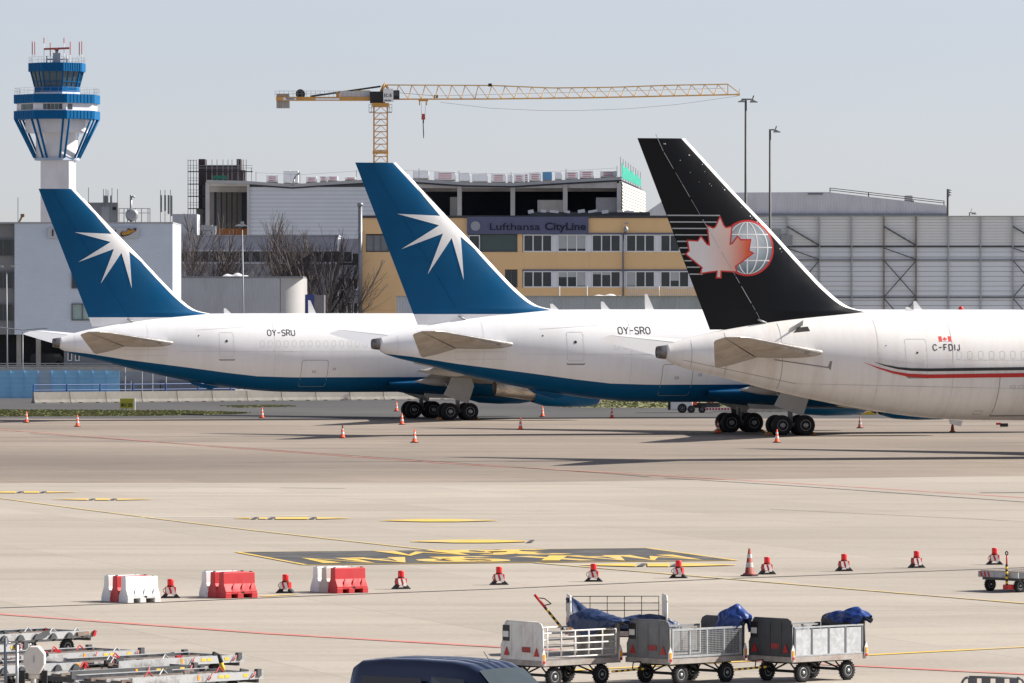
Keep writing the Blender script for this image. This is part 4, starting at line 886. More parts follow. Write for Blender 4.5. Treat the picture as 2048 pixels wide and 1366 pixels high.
MB().pb(29, 447, 345.5, 669, d, 14).build('wall', BR, ob)
MB().pb(-60, 447, 28.5, 669, d + .6, 13).build('side_wall', DB, ob)
MB().pb(-60, 444, 346, 447, d - .1, 14).build('parapet', mat('parapet_grey', (.35, .355, .37), .6), ob)
MB().pb(-60, 733, 345, 790, d, 14).build('deck', CONC, ob)
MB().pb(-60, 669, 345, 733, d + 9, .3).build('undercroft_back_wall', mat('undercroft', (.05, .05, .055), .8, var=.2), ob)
MB().pb(128, 690, 345, 733, d + 1.5, 6).build('ground_floor_wall', mat('grey_render', (.24, .245, .26), .8, var=.08, scale=.5), ob)
for x in (-20, 33, 72): MB().pb(x, 669, x + 9, 733, d + .5, .6).build('pillar', CONC, ob)
for x in (135, 150): window(ob, x, 700, x + 9, 722, d + 1.5, FR, GLASS, 1)
for y in (478, 543, 608): window(ob, -30, y, 25, y + 34, d + .6, FRD, GLASS, 3, fw=1.6)
window(ob, 143, 607, 186, 641, d, FRD, mat('pale_pane', (.32, .42, .40), .2, var=.2, scale=.5), 2); window(ob, 143, 545, 171, 577, d, FRD, GLASS, 1)
MB().pb(96, 455, 278, 476.5, d - .35, .3).build('sign_board', mat('sign_board', (.50, .51, .53), .5, var=.05), ob)
ic = [(243, 466), (247, 463), (250, 465.5), (254, 463), (256, 458.5), (259, 458.5), (262, 461), (268, 458), (271.5, 458.5), (271, 462), (259, 469), (247, 472), (243, 470)]
def px2(pts, d): return [((x - CX) / F * d, H - (y - HZ) / F * d) for x, y in pts]
MB().prism(px2([(256 + (x - 256) * 1.12, 465 + (y - 465) * 1.25) for x, y in ic], d), 'y', d - .42, d - .36).build('sign_icon_edge', INK, ob)
MB().prism(px2([(256 + (x - 256) * .92, 465 + (y - 465) * .85) for x, y in ic], d), 'y', d - .46, d - .425).build('sign_icon', mat('icon_amber', (.55, .27, .03), .5), ob)
MB().pb(104, 459, 107, 472, d - .4, .05).pb(230, 459.5, 232, 464, d - .4, .05).build('sign_letters', INK, ob)
tag(ob.children[-1], kind='stuff')
MB().pb(168, 405, 236, 445, d + 3, 5).build('roof_hut', corrug('hut_metal', (.24, .245, .255), .35), ob)
MB().pb(203, 413, 219, 444, d + 2.95, .04).build('roof_door', GREYM, ob); MB().pb(225, 414, 232, 420, d + 2.95, .04).build('roof_vent', DARKM, ob)
rl = MB()
for x in (238, 248, 255, 271, 283, 296, 300): rl.tube(W(x, 445, d + 2), W(x, 417, d + 2), .05, 4)
for y in (417, 426): rl.tube(W(238, y, d + 2), W(300, y, d + 2), .04, 4)
rl.build('roof_railing', GREYM, ob)
for x, y1 in ((177, 375), (207, 378), (212, 378), (216, 380), (224, 376), (235, 378), (36, 395), (321, 380), (330, 380), (341, 380)):
    MB().tube(W(x, 445, d + 3), W(x, y1, d + 3), .045, 4).build('aerial', GREYM, ob)
for x, y0, y1 in ((322, 390, 424), (330, 390, 422), (337, 390, 428), (343, 391, 432), (209, 391, 405), (214, 391, 405), (222, 391, 405)):
    MB().pb(x - 1.8, y0, x + 1.8, y1, d + 2.5, .35).build('panel_antenna', mat('antenna_grey', (.19, .20, .20), .5, var=.2, scale=2), ob)
MB().tube(W(262, 445, d + 2), W(262, 390, d + 2), .12, 6).lathe([(.6, 0), (.62, .15), (.4, .3)], 14, Matrix.Translation(W(264, 430, d + 1.8)) @ Matrix.Rotation(R(90), 4, 'X')).tube(W(262, 392, d + 2), W(270, 394, d + 2), .1, 6).build('roof_mast', GREYM, ob)
MB().tube(W(38, 445, d + 2), W(44, 433, d + 2), .1, 5).box(W(45, 431, d + 2), (.35, .3, .3)).build('roof_camera', mat('camera_ochre', (.2, .13, .06), .6), ob)
# dark van parked on the deck
vn = thing('parked_van', 'dark van parked on the deck below the white brick block', 'van', (W(95, 733, d + 3).x, d + 3, W(0, 733, d + 3).z))
vp = [(-1.6, .25), (-1.6, 1.0), (-1.45, 1.25), (1.2, 1.25), (1.5, .85), (1.62, .8), (1.62, .25)]
MB().prism(vp, 'y', 0, 1.5).build('body', mat('van_black', (.015, .016, .02), .35), vn, local=True, bevel=.06)
MB().prism([(1.15, 1.18), (1.4, .86), (.6, .86), (.6, 1.18)], 'y', -.02, .0).build('side_window', GLASS, vn, local=True)
for x in (-1.05, 1.05): MB().lathe([(.1, 0), (.27, .02), (.27, .2)], 14, Matrix.Translation((x, .18, .27)) @ Matrix.Rotation(R(90), 4, 'X')).build('wheel', RUBBER, vn, local=True)
# ---- blue sheet fence, concrete barriers, rail
FB = corrug('fence_blue', (.36, .72, .98), .11, .6, True, .55, .0)
fn = thing('blue_fence', 'light blue corrugated sheet fence at the left edge of the apron', 'fence', (W(110, 798, 522).x, 522, 0))
for i in range(10):
    x0 = -34 + i * 27.3; b = MB()
    for r in range(12):
        z0 = .05 + r * .2; yy = 522 + (.0 if r % 2 else .03)
        b.b2(W(x0, 0, 522).x, W(x0 + 27, 0, 522).x, yy, yy + .06, z0, z0 + .198)
    b.build('fence_panel', FB if i != 4 else corrug('fence_patched', (.5, .64, .74), .11, .6, True), fn)
    MB().b2(W(x0 - .6, 0, 522).x, W(x0 + .6, 0, 522).x, 521.9, 521.98, 0, 2.52).build('fence_post', mat('fence_post_blue', (.32, .56, .85), .5, var=.1), fn)
MB().b2(W(-34, 0, 522).x, W(239, 0, 522).x, 522.15, 522.2, 2.46, 2.6).build('fence_cap', GREYM, fn)
gw = thing('yard_wall', 'pale grey yard wall with pipes right of the blue fence', 'wall', (W(330, 798, 526).x, 526, 0))
MB().pb(239, 742, 470, 800, 526, .4).build('wall_panel', mat('pale_render', (.36, .36, .375), .8, var=.08, scale=.5), gw)
for x0, x1, y0 in ((242, 262, 762), (285, 320, 765), (322, 470, 760)): MB().pb(x0, y0, x1, 800, 525.2, .6).build('equipment_cabinet', mat('cabinet_slate', (.20, .21, .235), .6, var=.15, scale=.6), gw)
for x in (250, 284, 305, 332): MB().tube(W(x, 799, 524.8), W(x, 735, 524.8), .06, 5).build('pipe', GREYM, gw)
rg = MB(); c0 = W(255.5, 749, 524.7)
for k in range(16): rg.tube(c0 + Vector((.22 * math.cos(k * .3927), 0, .22 * math.sin(k * .3927))), c0 + Vector((.22 * math.cos((k + 1) * .3927), 0, .22 * math.sin((k + 1) * .3927))), .03, 4)
rg.build('hose_ring', GREYM, gw)
dr = thing('deck_railing', 'thin grey railing along the parking deck edge above the blue fence', 'railing', (W(100, 733, 556).x, 556, 0))
b = MB()
for y in (727, 731, 735): b.tube(W(-40, y, 556), W(330, y, 556), .05, 4)
b.build('rail', GREYM, dr)
for x in range(-40, 331, 26): MB().tube(W(x, 738, 556), W(x, 727, 556), .05, 4).build('baluster', GREYM, dr)
prof = [(-.3, 0), (-.3, .08), (-.17, .3), (-.09, .92), (.09, .92), (.17, .3), (.3, .08), (.3, 0)]
BAR = mat('barrier_concrete', (.25, .235, .21), .9, var=.12, scale=1.2, bump=.2, dirt=(.13, .12, .105), dirtamt=.6, dscale=(.9, .9, .5))
A = Vector((W(66, 0, 495).x, 495)); Bv = Vector((W(1500, 0, 540).x, 540)); t_ = (Bv - A).normalized(); rz = math.atan2(t_.y, t_.x)
ords = ['first', 'second', 'third', 'fourth', 'fifth', 'sixth', 'seventh', 'eighth', 'ninth', 'tenth', 'eleventh', 'twelfth', 'thirteenth', 'fourteenth', 'fifteenth']
b0 = None
for i in range(13):
    p = A + t_ * (1.75 + 3.53 * i); lab = f'grey concrete crash barrier, {ords[i]} in the row counted from the blue fence'
    if b0 is None:
        b0 = thing('crash_barrier', lab, 'barrier', (p.x, p.y, 0), rz, 'row of concrete crash barriers'); b = MB(); b.prism([(u, v) for u, v in prof], 'x', -1.735, 1.735); b.build('barrier_body', BAR, b0, local=True)
        for q in (-.85, .85): MB().box((q, -.305, .045), (.35, .03, .07)).build('drain_slot', HOLE, b0, local=True)
    else: place(b0, (p.x, p.y, 0), rz, lab)
RB = mat('rail_blue', (.01, .06, .22), .5, var=.1)
br_ = thing('blue_rail', 'low dark blue pipe rail behind the concrete barriers', 'railing', (W(250, 800, 503).x, 503, 0))
b = MB()
for z in (1.45, 1.0): b.tube(Vector((W(66, 0, 500).x, 500, z)), Vector((W(480, 0, 513).x, 513, z)), .045, 5)
b.build('rail', RB, br_)
for k in range(7): q = k / 6.3; p = Vector((W(67, 0, 500).x, 500, 0)).lerp(Vector((W(480, 0, 513).x, 513, 0)), q); MB().tube(p, p + Vector((0, 0, 1.5)), .07, 5).build('rail_post', RB, br_)
# weight limit sign
sg = thing('weight_sign', 'yellow weight limit sign standing in the grass strip', 'sign', G(253, 823.5))
MB().pb(240, 797, 267, 817, sg.location.y, .25).build('sign_panel', mat('sign_yellow', (.38, .36, .04), .5, var=.06), sg); MB().pb(267, 797, 270.5, 820, sg.location.y + .01, .24).build('sign_edge', WHITE, sg)
for x in (244, 252, 263): MB().pb(x, 817, x + 1.5, 823.5, sg.location.y + .05, .1).build('sign_leg', GREYM, sg)
tb = MB(); sd = sg.location.y - .012; flat_text(tb, 'MAX 200t', .40, lambda a, b_: (W(242, 0, sd).x + a, sd, W(0, 813.5, sd).z + b_), bold=.008, sx=.50); tag(tb.build('sign_lettering', INK, sg), kind='stuff')

# ---- grey ribbon-window building
d = 640; RB2 = mat('grey_cladding', (.46, .465, .52), .6, var=.06, scale=.4, dirt=(.2, .2, .22), dirtamt=.4, dscale=(.4, .4, .1)); RB3 = mat('grey_block', (.34, .34, .365), .8, var=.15, scale=.8)
gb = thing('ribbon_window_building', 'low grey building with a ribbon of dark windows behind bare trees', 'building', (W(530, 780, d).x, d, 0))
MB().pb(330, 472, 676, 500, d, 12).build('parapet_band', RB2, gb); MB().pb(330, 470, 678, 472.5, d - .15, 12).build('roof_edge', mat('trim_pale', (.45, .46, .48), .5), gb)
MB().pb(330, 500, 676, 527, d + .5, 11).build('window_recess', mat('recess_dark', (.03, .03, .035), .6), gb); MB().pb(330, 527, 676, 790, d, 12).build('lower_wall', RB3, gb)
MB().pb(338, 500, 676, 502, d - .1, .4).build('window_head', FR, gb); MB().pb(338, 525, 676, 527.3, d - .2, .6).build('window_sill', FR, gb)
for i in range(17):
    x = 360 + i * 20.4; window(gb, x, 502, x + 18.4, 525, d + .25, mat('bronze_frame', (.5, .5, .52), .5), GLASS, 1, fw=1.5)
MB().pb(676.5, 478, 718, 507, d + 1, 10).build('wing_top', RB2, gb); MB().pb(676.5, 507, 717, 530, d + 1.5, 9).build('wing_recess', GLASS, gb)
for y0, y1 in ((530, 555), (580, 604), (628, 650)): MB().pb(676.5, y0, 718, y1, d + 1, 10).build('wing_band', RB2, gb)
for y0, y1 in ((555, 580), (604, 628)):
    for x in (680, 693, 706): window(gb, x, y0, x + 11, y1, d + 2, FR, GLASS, 1)
MB().pb(676.5, 500, 718, 800, d + 2.1, 8).build('wing_wall', RB3, gb)
MB().pb(345, 428, 394, 471, d + 4, 6).build('roof_plant_room', mat('plant_white', (.40, .41, .43), .6, var=.1), gb)
for x, y, w_, h_ in ((402, 450, 22, 12), (405, 461, 18, 10), (424, 452, 7, 19)): MB().pb(x, y, x + w_, y + h_, d + 2, 2).build('roof_unit', GREYM, gb)
# ---- corrugated shed with rounded corner
d = 600; CS = corrug('shed_grey', (.42, .43, .46), .22, .5)
sh = thing('corrugated_shed', 'grey corrugated metal shed with a rounded corner behind the leftmost jet', 'shed', (W(470, 780, d).x, d, 0))
MB().pb(343, 555, 560, 790, d, 10).build('wall', CS, sh)
rows = []
for k in range(13):
    a = R(90 * k / 12); cx_ = W(561, 0, d).x; r_ = 2.25; x = cx_ + r_ * math.sin(a); y = d + r_ - r_ * math.cos(a); rows.append([(x, y, 0), (x, y, W(0, 556, d).z)])
rows.append([(rows[-1][0][0], d + 12, 0), (rows[-1][0][0], d + 12, rows[-1][1][2])])
MB().grid(rows, False).build('rounded_corner', mat('shed_corner', (.42, .415, .41), .5, .1, var=.05), sh)
MB().pb(343, 552.5, 606, 556, d - .08, 10).build('roof_edge', mat('shed_edge', (.20, .205, .22), .5), sh)
def sack(x0, x1, y0, y1, d, label):
    b = MB(); n = 10; rows = []; a = W(x0, y1, d); c = W(x1, y0, d)
    for i in range(n + 1):
        q = i / n; hgt = (c.z - a.z) * (.25 + .75 * abs(math.sin(math.pi * (q * 2.2 + .2)))) * math.sin(math.pi * min(1, max(0, q * .96 + .02))) ** .5
        rows.append([(a.x + (c.x - a.x) * q, d + .7 * math.cos(R(t)), a.z - .02 + hgt * math.sin(R(t))) for t in range(0, 181, 30)])
    return b.grid(rows, False).build('cover_sheet', mat('white_sheeting', (.7, .7, .7), .6, var=.08), label=label, cat='sheeting')
sack(445, 497, 545, 553, 601, 'crumpled white sheeting lying on the grey shed roof')
sack(1186, 1246, 587, 593, 577, 'white sheeting heaped on the low shed before the ochre building')
bx = thing('storage_container', 'dark blue and grey storage container beside the rounded shed corner', 'container', (W(627, 780, 606).x, 606, 0))
MB().pb(607, 589, 627, 790, 606, 5).build('blue_end', mat('container_navy', (.012, .03, .16), .5, var=.1), bx); MB().pb(627.2, 590, 648, 790, 606.1, 5).build('grey_side', mat('container_grey', (.13, .13, .15), .6, var=.1), bx)
# ---- ochre office building
d = 620; OC = mat('ochre_panel', (.80, .53, .27), .6, var=.04, scale=.3, dirt=(.68, .46, .26), dirtamt=.3, dscale=(.3, .3, .1)); NAVY = mat('navy_trim', (.095, .105, .19), .5, var=.06)
oc = thing('ochre_building', 'ochre clad office building with white window bands and a navy sign', 'building', (W(1060, 780, d).x, d, 0))
def zrow(y): return W(0, y, d).z
MB().pb(722, 432, 1440, 800, d + .8, 14).build('core', mat('core_dark', (.06, .06, .065), .7), oc)
for x0, x1, y0, y1 in ((722, 934, 436, 468), (1177, 1440, 436, 466), (722, 1440, 504, 539), (722, 1440, 575, 620), (722, 732, 468.1, 503.9), (778, 936, 468.1, 503.9), (1035, 1045, 468.1, 503.9), (722, 1010, 539.1, 574.9), (1035, 1045, 539.1, 574.9), (722, 1440, 620.2, 800)):
    n = max(1, int((x1 - x0) / 62))
    for i in range(n):
        a = x0 + (x1 - x0) * i / n; b = x0 + (x1 - x0) * (i + 1) / n
        MB().pb(a, y0, b - (.15 if i < n - 1 else 0), y1, d, .8).build('facade_panel', OC, oc)
MB().pb(720, 431, 1442, 436, d - .15, 15).build('roof_edge', mat('roof_edge_dark', (.05, .05, .055), .6), oc)
MB().pb(934, 433.5, 1177, 468, d - .35, .3).build('sign_panel', NAVY, oc)
MB().pb(1045, 466, 1440, 469, d - .12, .3).build('navy_line', NAVY, oc); MB().pb(1045, 539, 1440, 542, d - .12, .3).build('navy_line', NAVY, oc)
cd = W(951, 452, d - .36); MB().lathe([(.50, 0), (.50, .1)], 26, Matrix.Translation(cd) @ Matrix.Rotation(R(90), 4, 'X')).build('sign_disc', mat('disc_grey', (.30, .31, .36), .5, var=.08), oc)
tb = MB(); flat_text(tb, 'Lufthansa', 1.02, lambda a, b: (W(978, 0, d).x + a, d - .40, zrow(460) + b), bold=.01, sx=1.36); flat_text(tb, 'CityLine', 1.08, lambda a, b: (W(1089, 0, d).x + a, d - .40, zrow(460) + b), bold=.03, sx=1.17)
tag(tb.build('sign_lettering', mat('ghost_lettering', (.006, .008, .035), .6), oc), kind='stuff')
PANEL = mat('white_infill', (.74, .75, .80), .5, var=.05)
rnd = random.Random(3)
for r, (y0, y1) in enumerate(((469, 504), (542, 575))):
    for i, x in enumerate((1046.5, 1115, 1183.5, 1252, 1320.5, 1389)):
        bl = [0, 0, 0]
        if r == 0 and i == 1: bl = [.85, .85, .85]
        if r == 1: bl = [[0, 0, 0], [.35, .35, .95], [.15, .2, 0], [.95, 0, 0], [0, .6, .0], [0, 0, 0]][i]
        window(oc, x, y0, x + 58, y1, d + .1, FR, GLASS, 3, bl, fw=2.2)
        MB().pb(x + 58.1, y0, x + 68.3, y1, d + .02, .4).build('infill_panel', PANEL, oc)
window(oc, 732, 470, 777, 503, d + .1, FRD, mat('blind_pane', (.20, .21, .23), .3, var=.3, scale=.5), 3, fw=1.2)
window(oc, 937, 470, 960, 504, d + .1, FR, GLASS, 1); window(oc, 961, 469, 1034.5, 504, d + .1, FRD, mat('green_pane', (.055, .085, .085), .25, var=.06), 1, fw=1.0)
window(oc, 1011, 541, 1034.5, 574.5, d + .1, FRD, GLASS, 2, fw=1.0)
MB().tube(W(1246.5, 615, d - .4), W(1246.5, 470, d - .4), .10, 8).tube(W(1246.5, 470, d - .4), W(1252, 462, d - .4), .1, 8).build('downpipe', mat('pipe_slate', (.12, .125, .15), .5), oc)
MB().lathe([(.22, -.3), (.26, 0), (.1, .3)], 10, Matrix.Translation(W(1252, 458, d - .6))).box(W(1253, 447, d - .3), (.4, .2, .12)).build('wall_lamp', GREYM, oc)
MB().tube(W(720.5, 640, d - .8), W(720.5, 412, d - .8), .22, 10).lathe([(.22, 0), (.34, .1), (.3, .35), (.18, .4)], 10, Matrix.Translation(W(720.5, 413, d - .8))).build('flue_pipe', mat('flue_metal', (.22, .23, .25), .4, .4, var=.15, scale=1.5), oc)
MB().pb(1060, 424, 1300, 431, d + 3, 8).build('roof_membrane', mat('roof_black', (.06, .062, .07), .7, var=.2), oc)
rnd = random.Random(9)
for i in range(9):
    x = 1062 + i * 25; MB().box(W(x + rnd.uniform(-4, 4), 424 - rnd.uniform(0, 2), d + 3.2), (rnd.uniform(.5, 1.1), .5, rnd.uniform(.15, .4)), rot=Matrix.Rotation(rnd.uniform(-.2, .2), 3, 'Y')).build('roof_sheeting', mat('white_sheeting', (.7, .7, .7), .6), oc)
rl = thing('balcony_railing', 'white metal railings in front of the ochre building lower floor', 'railing', (W(1317, 592, 585).x, 585, 0))
for x0, x1 in ((1254, 1314), (1324, 1386)):
    b = MB()
    for y in (577, 589): b.tube(W(x0, y, 585), W(x1, y, 585), .05, 4)
    n = int((x1 - x0) / 4.2)
    for i in range(n + 1): x = x0 + (x1 - x0) * i / n; b.tube(W(x, 589, 585), W(x, 577, 585), .035, 4)
    b.build('rail_section', WHITE, rl)
for x in (1119, 1174, 1318): MB().tube(W(x, 620, 585), W(x, 572, 585), .05, 5).build('rail_post', WHITE, rl)
low = thing('low_shed', 'long low grey corrugated shed in front of the ochre building', 'shed', (W(1100, 780, 575).x, 575, 0))
for i in range(10):
    x = 793 + i * 63; MB().pb(x, 593, x + 62.8, 790, 575, .3).build('wall_sheet', corrug('low_shed_grey', (.42, .44, .48), .26, .6), low)
MB().pb(791, 591.5, 1424, 593.2, 574.8, 8).build('roof_edge', GREYM, low); MB().pb(793, 593.3, 1423, 790, 575.4, 7).build('inner_core', GREYM, low)
# ---- big louvred hangar wall, right
d = 640; LU = mat('louvre_pale', (.86, .85, .82), .6, var=.05, scale=.4, dirt=(.7, .69, .66), dirtamt=.4, dscale=(.5, .5, .12)); LL = mat('louvre_grey', (.80, .82, .84), .6, var=.05, scale=.4)
lw = thing('louvred_hangar', 'huge grey hangar wall of horizontal boards with exposed steel frame', 'building', (W(1780, 790, d).x, d, 0))
MB().pb(1400, 434, 2200, 800, d + .6, 20).build('core_wall', mat('hangar_core', (.35, .36, .37), .7), lw)
posts = [1445.5 + 64.5 * i for i in range(12)]
me = {}
for zone, (y0, y1, n, m) in enumerate(((433, 491, 10, LU), (494, 640, 15, LL))):
    hpx = (y1 - y0) / n
    for k in range(n):
        for i, x in enumerate(posts[:-1]):
            p = W(x + 1.2, y0 + (k + 1) * hpx, d)
            if zone not in me:
                w_ = 62.1 * d / F; h_ = hpx * d / F
                q = MB().add([(0, .04, 0), (w_, .04, 0), (w_, .16, h_ * .93), (0, .16, h_ * .93), (0, .3, 0), (w_, .3, 0), (w_, .3, h_ * .93), (0, .3, h_ * .93)], [(0, 1, 2, 3), (5, 4, 7, 6), (0, 4, 5, 1), (3, 2, 6, 7), (0, 3, 7, 4), (1, 5, 6, 2)]).build('cladding_board', m, lw, local=True); me[zone] = q.data
            else:
                q = bpy.data.objects.new('cladding_board', me[zone]); COL.objects.link(q); q.parent = lw
            q.location = (p.x - lw.location.x, p.y - lw.location.y + random.uniform(-.03, .03), p.z)
FRAME = mat('hangar_frame', (.40, .41, .42), .5, var=.1, scale=.8); RUST = mat('hangar_frame_rusty', (.26, .19, .14), .7, var=.3, scale=.6); BEAM = mat('hangar_beam', (.09, .092, .098), .6, var=.15)
for i, x in enumerate(posts): MB().pb(x - 1.1, 432, x + 1.1, 800, d - .25, .35).build('frame_post', RUST if i in (5, 6) else FRAME, lw)
for y in (492.5, 520, 595): MB().pb(1440, y - .9, 2160, y + .9, d - .12, .3).build('frame_beam', BEAM, lw)
MB().pb(1400, 431.5, 2200, 433.3, d - .15, 1).build('wall_cap', FRAME, lw)
for i in (2, 5, 9):
    a, b = posts[i], posts[i + 1]
    for (xa, ya, xb, yb) in ((a, 453, b, 491), (a, 496, b, 519), (a, 521, b, 594), (b, 521, a, 594), (a, 597, b, 670), (b, 597, a, 670)):  # second diagonal is a dark bar standing in for the top brace's shadow
        MB().tube(W(xa, ya, d - .3), W(xb, yb, d - .3), .075 if yb > 495 or ya > 495 else .11, 4).build('cross_brace_and_shadow', BEAM, lw)
MB().pb(1562, 470, 1585, 492, d - 2.2, 1.6).pb(1545, 458, 1562, 478, d - 2, 1.4).build('equipment_box', GREYM, lw); tag(lw.children[-1], kind='stuff')
d = 760; hg = thing('pitched_hangar', 'distant hangar with a wide low grey pitched roof', 'building', (W(1600, 780, d).x, d, 0))
MB().prism(px2([(1282, 432), (1345, 388), (1480, 385), (1655, 384), (1892, 411), (1896, 428), (1896, 700), (1282, 700)], d), 'y', d, d + 50).build('roof_and_gable', corrug('hangar_grey', (.58, .58, .61), .35, .4), hg)
MB().pb(1500, 427, 1896, 433, d - .4, .4).build('fascia', mat('fascia_slate', (.17, .18, .21), .6), hg)
b = MB(); sl = lambda x: 384 + (x - 1655) * 27 / 237
for x in (1660, 1737, 1888): b.tube(W(x, sl(x), d), W(x, sl(x) - 9, d), .08, 4)
for o_ in (8.5, 4.5): b.tube(W(1660, sl(1660) - o_, d), W(1888, sl(1888) - o_, d), .06, 4)
b.build('ridge_rail', DARKM, hg)
MB().pb(1809, 401, 1828, 408, d + 1, 2).build('vent_base', DARKM, hg); MB().pb(1811, 391, 1825, 401, d + 1, 2).build('vent_hood', mat('vent_pale', (.4, .4, .39), .6), hg); MB().pb(1616, 387, 1646, 388.5, d - .3, .3).build('roof_hatch', DARKM, hg)
# ---- building under construction
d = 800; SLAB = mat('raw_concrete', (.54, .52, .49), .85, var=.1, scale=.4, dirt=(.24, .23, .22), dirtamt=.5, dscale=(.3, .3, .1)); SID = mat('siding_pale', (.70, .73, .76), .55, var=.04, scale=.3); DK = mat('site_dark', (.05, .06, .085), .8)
cs = thing('construction_shell', 'building shell under construction with open concrete bays and zigzag roof', 'building', (W(820, 760, d).x, d, 0))
rf = [(413, 360), (494, 362), (585, 368.5), (651, 364), (735, 359), (833, 358), (930, 364.5), (1025, 366), (1124, 360), (1243, 353.5)]
ry = lambda x: lerp_tab(rf, x)
MB().prism(px2(rf + [(x, y + 6) for x, y in reversed(rf)], d), 'y', d - .6, d + 60).build('roof_slab', mat('roof_slab_grey', (.42, .425, .43), .7, var=.08), cs)
MB().prism(px2([(x, y + 6.2) for x, y in rf[1:]] + [(x, y + 9) for x, y in reversed(rf[1:])], d), 'y', d - .1, d + 1).build('roof_deck_edge', DK, cs)
for k in range(13):   # horizontal siding boards
    y0 = 374 + k * 8
    MB().add([W(499, y0 + 7.6, d - .05), W(834, y0 + 7.6, d - .05), W(834, y0, d + .06), W(499, y0, d + .06), W(499, y0 + 7.6, d + .2), W(834, y0 + 7.6, d + .2), W(834, y0, d + .2), W(499, y0, d + .2)], [(0, 1, 2, 3), (5, 4, 7, 6), (0, 4, 5, 1), (3, 2, 6, 7), (0, 3, 7, 4), (1, 5, 6, 2)]).build('siding_board', SID, cs)
MB().pb(499, 367, 834, 480, d + .21, .4).build('siding_backing', BEAM, cs)
MB().pb(494, 366, 499, 478, d - .3, 1).build('corner_column', SLAB, cs); MB().pb(411, 364, 419, 470, d - .3, 1).build('corner_column', SLAB, cs); MB().pb(419, 366, 494, 372, d - .2, 1).build('lintel', SLAB, cs)
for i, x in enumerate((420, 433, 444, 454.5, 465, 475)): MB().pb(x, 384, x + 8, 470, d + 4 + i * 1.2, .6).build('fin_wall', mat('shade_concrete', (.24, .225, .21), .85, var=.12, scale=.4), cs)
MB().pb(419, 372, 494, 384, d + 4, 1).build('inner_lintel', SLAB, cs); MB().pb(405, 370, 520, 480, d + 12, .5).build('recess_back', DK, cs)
MB().pb(432, 457, 494, 471, d + 2.5, .4).build('orange_formwork', mat('formwork_orange', (.34, .12, .025), .7, var=.35, scale=.8), cs)
for x in (914.5, 1021, 1126, 1234): MB().pb(x, 366, x + 9, 436, d, 1.2).build('column', SLAB, cs)
for x0, x1 in ((834, 914.5), (923.5, 1021), (1030, 1126), (1135, 1234)):
    MB().prism(px2([(x0, ry(x0) + 9.2), (x1, ry(x1) + 9.2), (x1, 376), (x0, 376)], d), 'y', d + .2, d + 1).build('lintel', SLAB, cs)
    MB().pb(x0, 372, x1, 383, d + 6, .6).build('inner_beam', SLAB, cs)
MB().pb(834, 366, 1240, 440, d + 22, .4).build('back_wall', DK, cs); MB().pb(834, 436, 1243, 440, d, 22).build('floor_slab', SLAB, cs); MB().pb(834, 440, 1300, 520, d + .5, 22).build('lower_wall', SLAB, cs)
MB().pb(1075, 400, 1126, 436, d + 2, .4).build('partition_board', SLAB, cs); MB().pb(1192, 395, 1234, 436, d + 2.2, .4).build('partition_board', mat('board_pale', (.42, .42, .43), .7), cs)
MB().pb(900, 394, 914, 436, d + 5, 1).build('inner_column', SLAB, cs)
# sunlit end wall running back, sun's warm tint put into the board colour
E0 = Vector((W(1244, 0, d).x, d)); E1 = Vector((19.1 / 1.0, 862)); ev = (E1 - E0)
for k in range(11):
    z1 = W(0, 364, d).z - k * (W(0, 364, d).z - W(0, 432, d).z) / 10.4; z0 = z1 - .44; nx = Vector((ev.y, -ev.x)).normalized()
    pts = []
    for p in (E0, E1): pts.append(p)
    a, b = pts
    MB().add([(a.x + nx.x * .12, a.y + nx.y * .12, z0), (b.x + nx.x * .12, b.y + nx.y * .12, z0), (b.x, b.y, z1 - .02), (a.x, a.y, z1 - .02), (a.x - .3, a.y, z0), (b.x - .3, b.y, z0), (b.x - .3, b.y, z1 - .02), (a.x - .3, a.y, z1 - .02)], [(0, 1, 2, 3), (5, 4, 7, 6), (0, 4, 5, 1), (3, 2, 6, 7)]).build('end_wall_board', mat('siding_sun_tint', (.60, .58, .52), .55, var=.04), cs)
z1 = W(0, 362, d).z
MB().add([(E0.x - .4, E0.y, 0), (E1.x - .4, E1.y, 0), (E1.x - .4, E1.y, z1 + .3), (E0.x - .4, E0.y, z1 + .3)], [(0, 1, 2, 3), (3, 2, 1, 0)]).build('end_wall_core', BEAM, cs)
